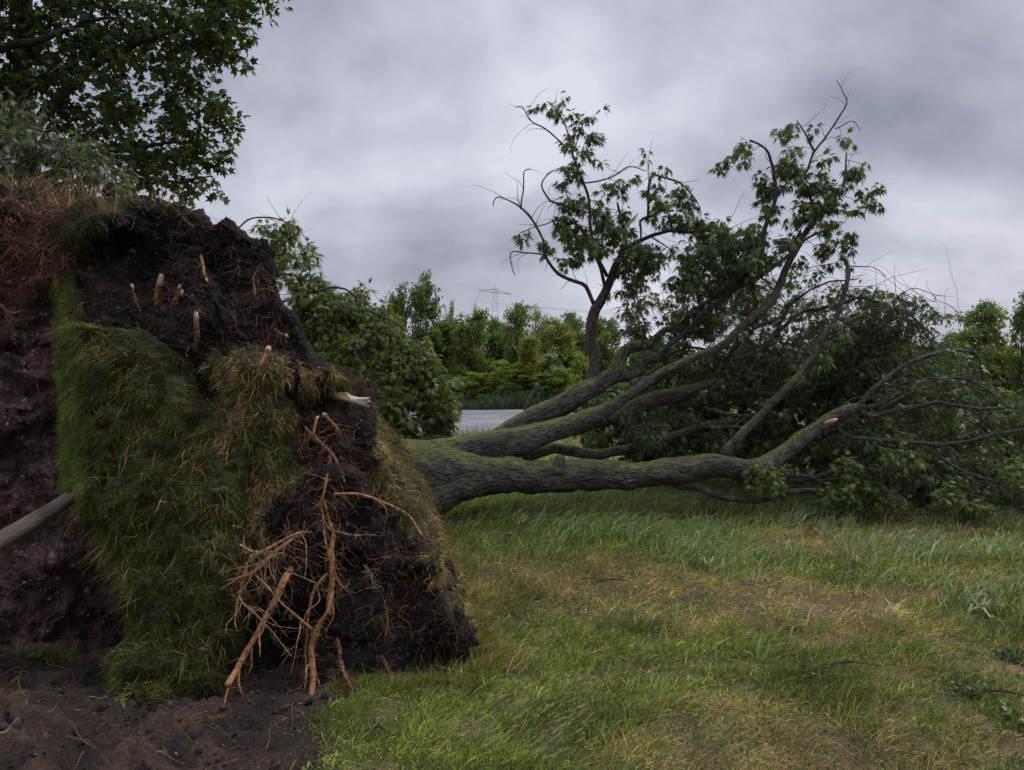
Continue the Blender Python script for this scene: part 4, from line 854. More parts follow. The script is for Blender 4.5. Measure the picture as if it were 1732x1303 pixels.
# ------------------------------------------------------------------ standing trees close behind
def near_tree(name, label, base, trunk, limbs, blobs, dens, per, spread, size, kind, colr, gap, pale=0.0, droop=0.5, gs=2.2, mat='leaf', twn=300):
    t = empty(name, base, label, 'tree')
    acc = Acc(); tube(acc, [p_ for p_, r_ in trunk], [r_ for p_, r_ in trunk], 14, 0.12, 0.15, 0.03, 2)
    acc.link('trunk', M['bark_dark'], t, True)
    for k, lb in enumerate(limbs):
        acc = Acc(); tube(acc, [p_ for p_, r_ in lb], [r_ for p_, r_ in lb], 7, 0.08, 0.15, 0.06, k + 5)
        acc.link('branch', M['bark_dark'] if kind == 'maple' else M['bark_thin'], t, True)
    c = blob_points(blobs, dens, gap, 8, gs)
    acc = Acc(); leaf_clusters(acc, c, per, spread, size, kind, colr, pale=pale, droop=droop)
    n = twn; q = c[rng.choice(len(c), n)]
    acc.link('crown', M[mat], t)
    acc = Acc(); threads(acc, q, rng.normal(size=(n, 3)) + [-0.5, 0, -0.3], rng.uniform(0.2, 0.7, n), rng.uniform(0.002, 0.006, n), 7, 0.25, 0.0, None, 0.1)
    acc.link('twigs', M['bark_dark'], t)['kind'] = 'stuff'
    return t
bl = [(60, -60, 150, 12, 1.3), (220, -40, 150, 12, 1.3), (360, -30, 90, 11.6, 1.0), (60, 110, 130, 12.3, 1.3), (200, 110, 130, 12, 1.3), (310, 90, 90, 11.5, 1.0), (385, 60, 50, 11.3, .6), (340, 180, 60, 11.6, .9), (260, 220, 90, 12, 1.0), (130, 230, 110, 12.4, 1.2), (340, 260, 42, 11.6, .6),
      (310, 290, 40, 11.7, .6), (250, 310, 50, 12, .8), (370, 270, 22, 11.5, .3), (375, 200, 28, 11.5, .4), (405, 110, 26, 11.3, .3), (430, 20, 32, 11.2, .4), (445, -10, 26, 11.2, .4), (480, 0, 14, 11.2, .2), (350, 310, 20, 11.5, .3), (372, 325, 8, 11.5, .1), (-60, 60, 140, 12, 1.3), (-80, 230, 120, 12.4, 1.2), (20, 300, 90, 12.4, 1.0), (150, 320, 60, 12.4, .8), (-200, 100, 160, 12.4, 1.3), (80, -260, 200, 12.2, 1.6), (-160, -140, 180, 12.2, 1.6), (280, -220, 130, 12, 1.2)]
TB = P(60, 0, 13)[0]
near_tree('maple_tree', 'tall dark-leaved maple standing behind the root plate, its crown filling the upper left corner', (TB, 13, 0),
    [(np.array([TB, 13, -0.1]), 0.3), (np.array([TB, 13, 1.5]), 0.24), (np.array([TB + .1, 12.8, 4]), 0.2), (np.array([TB + .1, 12.5, 6.5]), 0.15), (np.array([TB + .3, 12.4, 9]), 0.06)],
    [[(P(60, 260, 12.8), .09), (P(0, 170, 12), .08), (P(-120, 60, 11.5), .03)], [(P(70, 200, 12.8), .1), (P(150, 120, 12), .07), (P(260, 60, 11.6), .05), (P(420, 10, 11.3), .015)],
     [(P(-60, 90, 12.0), .06), (P(20, 75, 11.5), .06), (P(60, 70, 11.3), .055), (P(120, 45, 11.2), .04), (P(200, 30, 11.3), .02)], [(P(70, 300, 12.8), .07), (P(180, 260, 12), .05), (P(330, 240, 11.6), .015)],
     [(P(60, 110, 12.6), .08), (P(40, -60, 12), .07), (P(160, -220, 12), .03)], [(P(180, 330, 12.4), .04), (P(260, 310, 12), .03), (P(360, 300, 11.6), .01)]],
    bl, 0.019, 6, 0.13, 0.13, 'maple', (0.048, 0.074, 0.016), -0.08, 0.0, 0.45, 3.0, twn=700)
bl = [(20, 200, 50, 8.3, .5), (60, 260, 60, 8.3, .5), (130, 270, 45, 8.4, .4), (20, 320, 60, 8.3, .5), (110, 320, 50, 8.4, .4), (180, 300, 34, 8.4, .3), (205, 315, 20, 8.4, .2), (-60, 260, 80, 8.4, .6), (160, 262, 20, 8.4, .2)]
near_tree('silvery_leaved_tree', 'young tree with grey-green narrow leaves behind the left top of the root plate', (P(-60, 0, 9.8)[0], 9.8, 0),
    [(np.array([P(-60, 0, 9.8)[0], 9.8, -0.05]), .09), (P(-60, 520, 9.6), .07), (P(-50, 330, 9.0), .05), (P(-10, 230, 8.5), .03)],
    [[(P(-50, 330, 9.0), .03), (P(30, 280, 8.4), .02), (P(120, 250, 8.3), .008)], [(P(-50, 360, 9.2), .03), (P(60, 320, 8.4), .02), (P(200, 310, 8.3), .006)], [(P(-50, 300, 8.9), .03), (P(0, 220, 8.3), .015), (P(50, 150, 8.2), .005)]],
    bl, 0.02, 7, 0.085, 0.095, 'cut', (0.088, 0.105, 0.062), -0.2, 0.25, 0.7, 3.0, twn=200)
bl = [(575, 530, 38, 10.5, .4), (645, 568, 38, 10.4, .4), (700, 610, 38, 10.3, .4), (738, 650, 32, 10.3, .3), (757, 690, 22, 10.3, .3), (530, 500, 34, 10.5, .3), (480, 400, 26, 10.6, .3), (505, 440, 30, 10.6, .3), (515, 480, 30, 10.6, .4), (540, 500, 34, 10.6, .4), (590, 515, 32, 10.7, .4), (610, 495, 12, 10.5, .2), (630, 550, 34, 10.6, .4), (560, 560, 48, 10.6, .6), (520, 560, 40, 10.8, .5), (620, 610, 50, 10.4, .6), (680, 620, 42, 10.4, .5),
      (720, 640, 34, 10.4, .4), (730, 690, 36, 10.4, .4), (680, 690, 50, 10.3, .5), (640, 680, 40, 10.2, .5), (740, 730, 28, 10.4, .3), (690, 740, 36, 10.5, .3), (590, 600, 44, 10.4, .5), (700, 600, 24, 10.4, .3), (750, 700, 18, 10.4, .3), (440, 385, 10, 10.5, .1), (490, 378, 10, 10.5, .1), (645, 730, 30, 10.6, .4), (460, 450, 40, 11, .4), (640, 520, 14, 10.5, .2)]
near_tree('arching_tree', 'leafy tree with long arching drooping branches between the root plate and the water', (P(560, 0, 11)[0], 11, 0),
    [(np.array([P(560, 0, 11)[0], 11, -0.05]), .1), (P(555, 720, 10.9), .08), (P(530, 600, 10.8), .06), (P(500, 480, 10.7), .035)],
    [[(P(400, 388, 10.8), .012), (P(430, 370, 10.5), .011), (P(490, 376, 10.4), .009), (P(525, 420, 10.3), .004)], [(P(480, 510, 10.7), .024), (P(560, 488, 10.3), .018), (P(610, 505, 10.2), .012), (P(655, 550, 10.2), .005)],
     [(P(510, 520, 10.7), .024), (P(600, 520, 10.3), .016), (P(690, 560, 10.2), .01), (P(745, 640, 10.2), .004)], [(P(530, 600, 10.8), .026), (P(580, 568, 10.2), .02), (P(615, 620, 10.0), .018), (P(650, 680, 9.9), .01), (P(668, 730, 9.9), .005)],
     [(P(620, 640, 10.4), .02), (P(690, 600, 10.2), .014), (P(740, 640, 10.2), .01), (P(768, 720, 10.2), .004)], [(P(550, 700, 10.8), .024), (P(640, 650, 10.3), .018), (P(720, 680, 10.2), .01), (P(765, 745, 10.2), .004)],
     [(P(560, 600, 10.8), .016), (P(640, 590, 10.4), .012), (P(720, 596, 10.3), .006)], [(P(692, 765, 9.6), .02), (P(705, 750, 9.5), .016), (P(735, 738, 9.5), .012), (P(775, 742, 9.6), .006)]],
    bl, 0.048, 7, 0.085, 0.12, 'cut', (0.12, 0.152, 0.042), -0.2, 0.09, 0.7, 3.0, twn=420)

# ------------------------------------------------------------------ far bank: trees, shrubs, reeds
def far_variant(seed, style):
    """trunk and crown meshes of a unit tree 10 m tall, returned as datablocks"""
    rs = np.random.default_rng(seed)
    acc = Acc(); lean = rs.normal(0, 0.25, 2)
    tp = [np.array([0, 0, -0.4]), np.array([lean[0] * .3, lean[1] * .3, 3]), np.array([lean[0], lean[1], 6.5]), np.array([lean[0] * 1.3, lean[1], 9.4])]
    tube(acc, tp, [.16, .13, .08, .02], 7, 0.4, 0.1, 0.12, seed)
    lim = []
    nl = 34 if style != 'dense' else 44
    for k in range(nl):
        z = rs.uniform(1.2 if style == 'dense' else 2.0, 9.3); ang = rs.uniform(0, 6.28)
        wid = {'birch': 2.0 * math.sin(math.pi * min(1, (10.3 - z) / 9.0)) ** 0.8 + .25, 'dense': 2.3 * math.sin(math.pi * min(1, (10.4 - z) / 11.5)) ** 0.6 + .3, 'cone': 2.4 * (10.3 - z) / 9.5 + .2}[style] * rs.uniform(.6, 1.1)
        s = np.array([lean[0] * z / 8, lean[1] * z / 8, z]); e_ = s + np.array([math.cos(ang) * wid, math.sin(ang) * wid, rs.uniform(.2, 1.2)]); e_[2] = min(e_[2], 10)
        mid = (s + e_) / 2 + [0, 0, 0.25]
        tube(acc, [s, mid, e_], [.045, .03, .01], 4, 0.5, 0, 0.05, k)
        lim.append((s, mid, e_))
    tr = acc
    C = []
    for s, mid, e_ in lim:
        for q in range(26 if style != 'birch' else 20):
            t = rs.uniform(.25, 1.1); c = s * (1 - t) + e_ * t + rs.normal(0, .3, 3) * [1, 1, .8]
            if style == 'birch': c = c + [0, 0, -abs(rs.normal(0, .55))]
            C.append(c)
    C = np.array(C)
    return tr, C
FARM = {}
def far_tree_mesh(key, seed, style, colr, per=14, size=0.24, bark='bark_dark'):
    colr = tuple(c_ * 1.22 for c_ in colr)
    global rng
    tr, C = far_variant(seed, style)
    acc = Acc(); C = C[fbm(C * 1.1, 2, seed) > -0.36]
    leaf_clusters(acc, C, per, 0.40, size, 'small', colr, var=0.3, droop=0.9 if style == 'birch' else 0.4, sv=0.5)
    a = link_mesh('trunk', np.concatenate(tr.V), [np.concatenate(f) for f in tr.F.values()], M[bark], None, True, {'bk': np.concatenate(tr.A['bk'])})
    b = link_mesh('crown', np.concatenate(acc.V), [np.concatenate(f) for f in acc.F.values()], M['leafback'], None, False, {'Col': np.concatenate(acc.A['Col'])})
    FARM[key] = (a.data, b.data); bpy.data.objects.remove(a); bpy.data.objects.remove(b)
far_tree_mesh('birch', 1, 'birch', (0.13, 0.165, 0.05), bark='birch')
far_tree_mesh('birch2', 2, 'birch', (0.125, 0.155, 0.055), bark='birch')
far_tree_mesh('dense', 3, 'dense', (0.085, 0.125, 0.033))
far_tree_mesh('dense2', 4, 'dense', (0.12, 0.155, 0.045))
far_tree_mesh('olive', 5, 'dense', (0.15, 0.17, 0.045))
far_tree_mesh('tall', 6, 'birch', (0.09, 0.125, 0.04))
far_tree_mesh('pale', 7, 'birch', (0.18, 0.205, 0.11), per=8, bark='birch')
far_tree_mesh('yellow', 8, 'cone', (0.17, 0.165, 0.04))
far_tree_mesh('lime', 9, 'dense', (0.17, 0.215, 0.05))
far_tree_mesh('greybush', 10, 'dense', (0.18, 0.23, 0.13))
def far_tree(name, key, px, top, wpx, Y, label, cat='tree', group=None, base=-0.35, rot=None):
    x = (px - CX) / FPX * Y; H = EYE - (top - CY) / FPX * Y - base; W = wpx / FPX * Y
    t = empty(name, (x, Y, base), label, cat, group)
    t.rotation_euler = (0, 0, random.uniform(0, 6.28) if rot is None else rot); t.scale = (W / 4.6, W / 4.6, H / 10.2)
    for nm, me in zip(('trunk', 'crown'), FARM[key]):
        o = bpy.data.objects.new(nm, me); col.objects.link(o); o.parent = t
G_ = 'trees standing along the far bank'
for a_ in [
 ('birch_tree', 'tall', 706, 458, 66, 76, 'tallest dark birch on the far bank, with two ragged drooping tops above the treeline'),
 ('birch_tree', 'tall', 668, 476, 46, 75, 'slimmer birch leaning against the left side of the tallest far birch'),
 ('birch_tree', 'birch', 640, 535, 60, 78, 'lower birch left of the tallest far birch, half hidden by the arching tree'),
 ('leafy_tree', 'dense', 750, 530, 62, 80, 'dark bushy tree directly right of the tallest far birch'),
 ('birch_tree', 'pale', 762, 504, 26, 88, 'thin pale treetop poking up just right of the tallest far birch'),
 ('leafy_tree', 'dense2', 795, 528, 60, 77, 'fresh green tree on the far bank left of the power pylon'),
 ('birch_tree', 'pale', 808, 512, 26, 90, 'thin pale treetop showing left of the power pylon'),
 ('leafy_tree', 'dense', 836, 528, 52, 84, 'dark tree on the far bank right below the power pylon'),
 ('birch_tree', 'birch2', 876, 505, 60, 75, 'white-stemmed birch standing above the yellow shrub on the far bank'),
 ('birch_tree', 'pale', 915, 515, 50, 79, 'loose pale green birch right of the white-stemmed birch'),
 ('leafy_tree', 'olive', 942, 534, 66, 76, 'olive green rounded tree left of the upright broken stem'),
 ('birch_tree', 'birch2', 972, 520, 56, 80, 'light green birch just left of the upright broken stem'),
 ('leafy_tree', 'dense2', 1020, 535, 60, 80, 'green tree on the far bank behind the upright broken stem'),
 ('leafy_tree', 'dense', 1080, 560, 70, 82, 'dark tree on the far bank behind the bend of the upper stem'),
 ('leafy_tree', 'olive', 590, 540, 80, 80, 'olive green tree behind the arching tree'),
 ('birch_tree', 'birch2', 1655, 500, 84, 48, 'birch with a wide feathery top standing right of the fallen crown'),
 ('birch_tree', 'tall', 1727, 492, 46, 46, 'slim dark birch cut by the right edge of the photo'),
 ('leafy_tree', 'dense', 1612, 552, 50, 52, 'small dark tree left of the birch with the feathery top'),
 ('leafy_tree', 'olive', 1690, 574, 90, 50, 'broad olive tree between the two birches at the right edge'),
 ('leafy_tree', 'dense', 1560, 590, 70, 54, 'dark low tree behind the right end of the fallen crown'),
]: far_tree(*a_, group=G_)
for k, (key, px, top, wpx, Y) in enumerate([('dense', 700, 560, 90, 84), ('olive', 770, 560, 80, 86), ('dense2', 860, 548, 80, 86), ('dense', 910, 552, 80, 86), ('olive', 990, 556, 80, 86)]):
    far_tree('leafy_tree', key, px, top, wpx, Y, ['dark filler tree in the second row behind the tallest far birch', 'olive tree in the second row left of the power pylon', 'green tree in the second row behind the white-stemmed birch', 'dark tree in the second row between the white-stemmed and the pale birch', 'olive tree in the second row behind the light green birch'][k], group=G_)
far_tree('yellow_tree', 'yellow', 889, 572, 66, 71.5, 'small yellow-leaved tree with a pointed top on the far bank', 'tree', base=-0.2)
for a_ in [('shrub', 'lime', 855, 612, 60, 71.2, 'yellow-green shrub left of the small yellow-leaved tree'), ('shrub', 'lime', 808, 632, 54, 71, 'bright green shrub at the left end of the open water'), ('shrub', 'greybush', 925, 598, 54, 73, 'grey-green willow shrub right of the small yellow-leaved tree'),
           ('shrub', 'lime', 950, 625, 50, 71, 'bright green shrub just left of the upper stem'), ('shrub', 'lime', 982, 600, 44, 74, 'yellow-green shrub showing behind the foot of the upright stem'), ('shrub', 'lime', 774, 640, 40, 72, 'bright green shrub at the edge of the arching tree'),
           ('shrub', 'dense2', 890, 636, 60, 70.8, 'mid green shrub below the small yellow-leaved tree'), ('shrub', 'dense2', 985, 655, 50, 44, 'rounded green shrub closing the right end of the water between the stems'), ('shrub', 'dense', 1035, 640, 70, 44, 'dark shrub on the right bank behind the middle stem'), ('shrub', 'olive', 1095, 640, 76, 46, 'olive shrub on the right bank seen between the stems'), ('shrub', 'dense', 1160, 630, 80, 44, 'dark shrub behind the thick part of the middle stem'), ('shrub', 'dense2', 1230, 640, 80, 47, 'green shrub hidden deep behind the crown of the fallen tree'),
           ('shrub', 'lime', 1515, 655, 50, 45, 'bright green shrub glimpsed through the right branches'), ('shrub', 'lime', 1690, 662, 60, 42, 'low yellow-green shrub at the right edge behind the branches'), ('shrub', 'olive', 1600, 640, 70, 50, 'olive shrub behind the arching right branch')]:
    far_tree(*a_, cat='shrub', group='shrubs on the far bank', base=-0.3)

# far woodland that reads as one mass
n = 5200
X = rng.uniform(-115, 125, n); Yv = rng.uniform(88, 125, n)
keepm = ~((X > 18) & (X < 22))
hh = 7.0 + 1.6 * fbm(np.stack([X * .12, Yv * .1, 0 * X], -1), 3, 14)
hh = hh - 0.6
Z = -0.3 + hh * rng.uniform(0, 1, n) ** 0.7
C = np.stack([X, Yv, Z], 1)
acc = Acc(); leaf_clusters(acc, C, 16, 0.9, 0.5, 'small', (0.12, 0.155, 0.05), var=0.3, sv=0.5)
tag(acc.link('woodland', M['leafback'], None), 'continuous dark green wood behind the trees of the far bank', 'woodland', kind='stuff')

# reeds: dark sedge on far bank and thin ones on near bank
acc = Acc()
n = 9000; X = rng.uniform(-8, 8, n); fb = 70 + 2 * np.sin(X * .11) + np.sin(X * .45); Yv = fb - rng.uniform(0.2, 3.2, n)
hgt = np.interp(X, [-8, -3, -1.5, 3, 6, 8], [1.1, 1.0, 1.7, 1.7, 1.8, 1.2]) * rng.uniform(.6, 1.1, n)
blades(acc, np.stack([X, Yv, np.full(n, -0.65)], 1), rng.normal(size=(n, 3)) * [.2, .2, 0] + [0, 0, 1], hgt, np.full(n, .05), rng.normal(size=(n, 3)) * .4 + [0, 0, -.3], grasscol(n, [(0.05, .085, .045), (.085, .125, .07), (.03, .05, .025)], [2, 2, 1]))
n = 9000; X = rng.uniform(-14, 14, n); Yv = 71 + rng.uniform(0, 4, n)
blades(acc, np.stack([X, Yv, np.full(n, -0.45)], 1), rng.normal(size=(n, 3)) * [.2, .2, 0] + [0, 0, 1], rng.uniform(.8, 2.0, n), np.full(n, .07), rng.normal(size=(n, 3)) * .4 + [0, 0, -.3], grasscol(n, [(.14, .2, .04), (.11, .16, .04), (.18, .2, .06)], [2, 2, 1]))
n = 8000; X = rng.uniform(20, 60, n); Yv = rng.uniform(36, 46, n)
tag(acc.link('reeds', M['grass'], None), 'dark and bright green reeds along the far bank of the water', 'reeds', kind='stuff')
acc = Acc()
n = 4200; X = rng.uniform(-4.5, 6, n); bank = 32.0 + 1.2 * np.sin(X * .3) + .8 * np.sin(X * .9 + 1); Yv = bank - rng.uniform(-0.5, 2.8, n) ** 1
colr = grasscol(n, [(.07, .1, .045), (.1, .13, .07), STRAW], [2, 2, 1]); strawx = (X > -1.4) & (X < 1.2) & (rng.uniform(size=n) < .6); colr[strawx] = np.array([0.27, .21, .12]) * rng.uniform(.6, 1.2, (strawx.sum(), 1))
blades(acc, np.stack([X, Yv, gheight(X, Yv)], 1), rng.normal(size=(n, 3)) * [.14, .14, 0] + [0, 0, 1], rng.uniform(.2, .6, n), np.full(n, .02), rng.normal(size=(n, 3)) * .3 + [0, 0, -.2], colr)
tag(acc.link('reeds', M['grass'], None), 'pale straw and green reeds on the near bank just above the trunk', 'reeds', kind='stuff')

# ------------------------------------------------------------------ power pylon and wires
m, nt, b = newmat('galvanised_steel'); b.inputs['Base Color'].default_value = (0.30, 0.31, 0.34, 1); b.inputs['Roughness'].default_value = 0.6; b.inputs['Metallic'].default_value = 0.2
n = nd(nt, 'ShaderNodeTexNoise'); n.inputs['Scale'].default_value = 3; r = ramp(nt, n.outputs[0], [(0.3, (0.55, 0.56, 0.6)), (0.7, (0.65, 0.66, 0.7))]); nt.links.new(r.outputs[0], b.inputs['Base Color'])  # steel colour lightened to imitate the fading of distance haze
M['steel'] = m
PY = 460.0; pb = np.array([(837.5 - CX) / FPX * PY, PY, 0.0]); Hp = EYE - (487 - CY) / FPX * PY
py_ = empty('power_pylon', tuple(pb), 'distant lattice power pylon with one wide cross-arm rising behind the far treeline', 'pylon')
def bar(acc, a, b_, r=0.14): tube(acc, [np.array(a, float), np.array(b_, float)], [r, r], 4, 500, 0, 0, 0)
acc = Acc()
def wd(z): return np.interp(z, [0, Hp * .8, Hp + 1.5], [5.5, 1.7, 1.1])
zz = list(np.linspace(0, Hp * .75, 9)) + list(np.linspace(Hp * .75, Hp + 1.5, 8))[1:]
for s1, s2 in ((1, 1), (1, -1), (-1, -1), (-1, 1)):
    for z0, z1 in zip(zz[:-1], zz[1:]):
        bar(acc, (s1 * wd(z0), s2 * wd(z0), z0), (s1 * wd(z1), s2 * wd(z1), z1), .09)
for z0, z1 in zip(zz[:-1], zz[1:]):
    for (a1, a2), (c1, c2) in (((1, 1), (1, -1)), ((1, -1), (-1, -1)), ((-1, -1), (-1, 1)), ((-1, 1), (1, 1))):
        bar(acc, (a1 * wd(z0), a2 * wd(z0), z0), (c1 * wd(z1), c2 * wd(z1), z1), .06); bar(acc, (c1 * wd(z0), c2 * wd(z0), z0), (a1 * wd(z1), a2 * wd(z1), z1), .06)
acc.link('lattice_tower', M['steel'], None).parent = py_
acc = Acc(); AW = 11.0; ax = np.array([1, 0.35, 0]); ax = ax / np.linalg.norm(ax); tr = lambda s, z, o_=0: ax * s + np.array([0, o_, z]); dz_ = -1.8
for sg in (-1, 1):
    e_ = tr(sg * AW, Hp - 2.6 + (0.9 if sg < 0 else -0.9))
    for o_ in (-1, 1):
        bar(acc, tr(0, Hp - .8, o_), e_, .15); bar(acc, tr(0, Hp - 3.0, o_), e_, .15)
    for k in range(8):
        t0, t1 = k / 8, (k + .5) / 8; u0, u1 = tr(0, Hp - .8, 1), tr(0, Hp - 3.0, 1)
        bar(acc, u0 * (1 - t0) + e_ * t0, u1 * (1 - t1) + e_ * t1, .08); bar(acc, u1 * (1 - t1) + e_ * t1, u0 * (1 - (k + 1) / 8) + e_ * (k + 1) / 8, .08)
bar(acc, tr(0, Hp + 1.5), tr(0, Hp + 4), .1)
acc.link('cross_arm', M['steel'], None).parent = py_
hang = []
for s, d_ in ((-7.6, -4.4), (-7.2, 4.2), (7.4, -3.8), (8.2, 3.4)):
    acc = Acc(); zt = Hp - 2.5 - s * 0.085; bar(acc, tr(s + d_, zt - 6.5), tr(s, zt), .09)
    acc.link('insulator', M['steel'], None).parent = py_
    hang.append(tr(s + d_, zt - 6.5))
M['wire'] = newmat('wire')[0]; M['wire'].node_tree.nodes['Principled BSDF'].inputs['Base Color'].default_value = (0.1, 0.1, 0.11, 1)
acc = Acc()
for h in hang:
    for sg in (-1, 1):
        pts = []
        for t in np.linspace(0, 1, 12): pts.append(pb + h + np.array([sg * 330 * t, sg * -60 * t, -14 * 4 * t * (1 - t) * .8]))
        tube(acc, pts, [.03] * 12, 3, 30, cap=False)
tag(acc.link('power_line', M['wire'], None), 'thin overhead wires strung from the distant pylon', 'power line')

# ------------------------------------------------------------------ meadow
def field(n, y0, y1, margin=0.5):
    u = rng.uniform(size=n * 2); y = np.sqrt(y0 ** 2 + u * (y1 ** 2 - y0 ** 2)); x = rng.uniform(-1, 1, n * 2) * (0.70 * y + margin + .7)
    jx = rng.normal(0, .07, len(x)); k = ~dirtmask(x + jx, y + jx * .5); k &= ~((x < -0.9) & (y > 4.05) & (y < 9.3)); x, y = x[k][:n], y[k][:n]
    return x, y
def field_noise(x, y, s, sc): return fbm(np.stack([x * sc, y * sc, 0 * x], -1), 3, s)
WIND = np.array([0.35, 0.05, 0.0])
acc = Acc()
for (n, y0, y1, l0, l1, w0, w1) in [(175000, 2.9, 5.2, .02, .085, .0022, .005), (135000, 5.2, 9.0, .03, .10, .0038, .0078), (60000, 9, 15, .07, .17, .007, .012), (26000, 15, 30, .12, .28, .015, .03)]:
    x, y = field(n, y0, y1); n = len(x)
    dry = field_noise(x, y, 101, .9) + .20 * np.exp(-((x - .9) / 1.6) ** 2 - ((y - 6.3) / .8) ** 2) + .12 * np.clip((x - .6) / 2, 0, 1) * np.clip((5.4 - y) / 1.5, 0, 1) - .25 * np.clip((y - 8) / 2, 0, 1) - .15 * np.clip((-x) / 1.0, 0, 1)
    pd = np.clip(.47 + 1.2 * dry + .8 * field_noise(x, y, 108, 6.0), .05, .9)
    kg = grasscol(n, [GRN, DGRN, YGR, BLG], [4, 2, 2.6, 1.2]) * 1.18; kd = grasscol(n, [STRAW, DSTRAW, YGR], [2.4, 1.5, 1.4]) * 1.12
    sel = rng.uniform(size=n) < pd; colr = np.where(sel[:, None], kd, kg) * (1 + .7 * field_noise(x, y, 103, 3.0)[:, None]) * np.exp(rng.normal(0, .3, (n, 1)))
    tuft = np.clip(1 + 1.5 * field_noise(x, y, 105, 5.0), .3, 2.2)
    ln = rng.uniform(l0, l1, n) * tuft * np.where(sel, .85, 1)
    flat = np.where(sel, 1.0, .45)[:, None]
    D = rng.normal(size=(n, 3)) * [1, 1, .0] * flat * 1.25 + [0, 0, .8] + WIND * .3
    ln = ln * np.where(sel, 1.25, 1)
    blades(acc, np.stack([x, y, gheight(x, y) - .004], 1), D, ln, rng.uniform(w0, w1, n) * np.where(sel, .62, 1), WIND + [0, 0, -.35] + rng.normal(size=(n, 3)) * .3, colr)
tag(acc.link('meadow_grass', M['grass'], None), 'short green and straw coloured meadow grass', 'grass', kind='stuff')
# taller broad blue-green blades in the further band
acc = Acc()
x, y = field(150000, 4.3, 13.5, .4); n = len(x)
edge = np.interp(x, [-1.2, 0, 1.2, 2.2, 3.2, 5], [6.2, 6.5, 6.6, 5.4, 4.6, 4.3]); wt = np.clip((y - edge) / 1.2, 0, 1) * np.clip(.62 + 1.6 * field_noise(x, y, 111, 1.1) + .6 * field_noise(x, y, 113, 4.5), 0, 1)
wt = np.maximum(wt, .0 + 0.10 * (field_noise(x, y, 112, 2.2) > .25))
k = rng.uniform(size=n) < wt; x, y = x[k], y[k]; n = len(x)
blue = np.clip((x - .5) / 3, 0, 1); colr = grasscol(n, [(.19, .25, .05), (.15, .21, .07), (.31, .35, .16)], [3, 2, 1.4]); colr = colr * (1 - .55 * blue[:, None]) + .55 * blue[:, None] * grasscol(n, [(.29, .35, .17), (.20, .27, .10), (.48, .52, .40)], [1, 1.4, .5])
blades(acc, np.stack([x, y, gheight(x, y) - .005], 1), rng.normal(size=(n, 3)) * [.33, .33, 0] + [0, 0, 1], rng.uniform(.08, .30, n), rng.uniform(.009, .02, n), WIND * 1.3 + [0, 0, -.5] + rng.normal(size=(n, 3)) * .22, colr)
n = 5200; t_ = rng.uniform(0, 1, n) ** 1.2; yy = 4.22 + t_ * 4.4; xx = -.16 - .155 * (yy - 4.1) + np.abs(rng.normal(0, .13, n)) - .05
blades(acc, np.stack([xx, yy, gheight(xx, yy) - .01], 1), rng.normal(size=(n, 3)) * [.5, .4, 0] + [.25, -.1, 1], rng.uniform(.06, .2, n), rng.uniform(.0025, .006, n), WIND + [0, 0, -.45] + rng.normal(size=(n, 3)) * .35, grasscol(n, [GRN, STRAW, DSTRAW, YGR], [3, 1.5, 2, 1.5]) * .9)
n = 2600; xx = rng.uniform(-.95, -.1, n); yy = 4.02 + np.abs(rng.normal(0, .05, n)) + .1 * field_noise(xx, xx * 0, 141, 5)
blades(acc, np.stack([xx, yy, gheight(xx, yy) - .01], 1), rng.normal(size=(n, 3)) * [.5, .4, 0] + [0, -.15, 1], rng.uniform(.04, .13, n), rng.uniform(.002, .0045, n), [0, -.1, -.45] + rng.normal(size=(n, 3)) * .35, grasscol(n, [GRN, DSTRAW, YGR], [3, 1, 1.5]) * .9)
tag(acc.link('tall_grass', M['grass'], None), 'taller broad bladed blue-green grass growing below the trunk', 'grass', kind='stuff')
# dead straw litter
acc = Acc(); x, y = field(26000, 3.0, 9, .4); n = len(x)
k = rng.uniform(size=n) < np.clip(.25 + field_noise(x, y, 101, .9) + .8 * np.exp(-((x - .9) / 1.7) ** 2 - ((y - 6.2) / .9) ** 2), 0.03, 1); x, y = x[k], y[k]; n = len(x)
threads(acc, np.stack([x, y, gheight(x, y) + rng.uniform(.005, .035, n)], 1), rng.normal(size=(n, 3)) * [1, 1, .12], rng.uniform(.06, .26, n), rng.uniform(.0009, .0018, n), 4, .15, .0, grasscol(n, [(.30, .22, .12), (.2, .14, .075)], [1, 1]))
tag(acc.link('straw_litter', M['root'], None), 'dry straw stalks strewn flat over the meadow', 'straw', kind='stuff')
# wild barley heads in the foreground
acc = Acc(); n = 620
x = rng.uniform(-1.1, 1.0, n); y = rng.uniform(3.05, 3.8, n) ; k = ~dirtmask(x, y) & (field_noise(x, y, 120, 1.8) > -.12); x, y = x[k], y[k]; n = len(x)
b0 = np.stack([x, y, gheight(x, y)], 1); D = rng.normal(size=(n, 3)) * [.25, .25, 0] + [.15, 0, 1]
pts = threads(acc, b0, D, rng.uniform(.08, .2, n), np.full(n, .0011), 5, .2, -.0, grasscol(n, [(.12, .15, .04)], [1]))
tip = pts[:, -1]; hd = unit(pts[:, -1] - pts[:, -2] + np.array([.45, 0, -.1]) * .03)
m_ = 12
rep = np.repeat(tip, m_, 0); hdr = np.repeat(unit(hd + [.7, 0, .1]), m_, 0); t_ = np.tile(np.linspace(0, 1, m_), n)
q0 = rep + hdr * (t_ * .05)[:, None]
blades(acc, q0, hdr + rng.normal(size=(n * m_, 3)) * .28, rng.uniform(.012, .032, n * m_), np.full(n * m_, .0024), hdr * .2, grasscol(n * m_, [(.30, .33, .09), (.38, .38, .13)], [1, 1]))
for a_ in acc.A.get('bk', []): pass
acc.A.pop('bk', None)
tag(acc.link('wild_barley', M['grass'], None), 'pale yellow-green wild barley heads in the front grass', 'grass', kind='stuff')

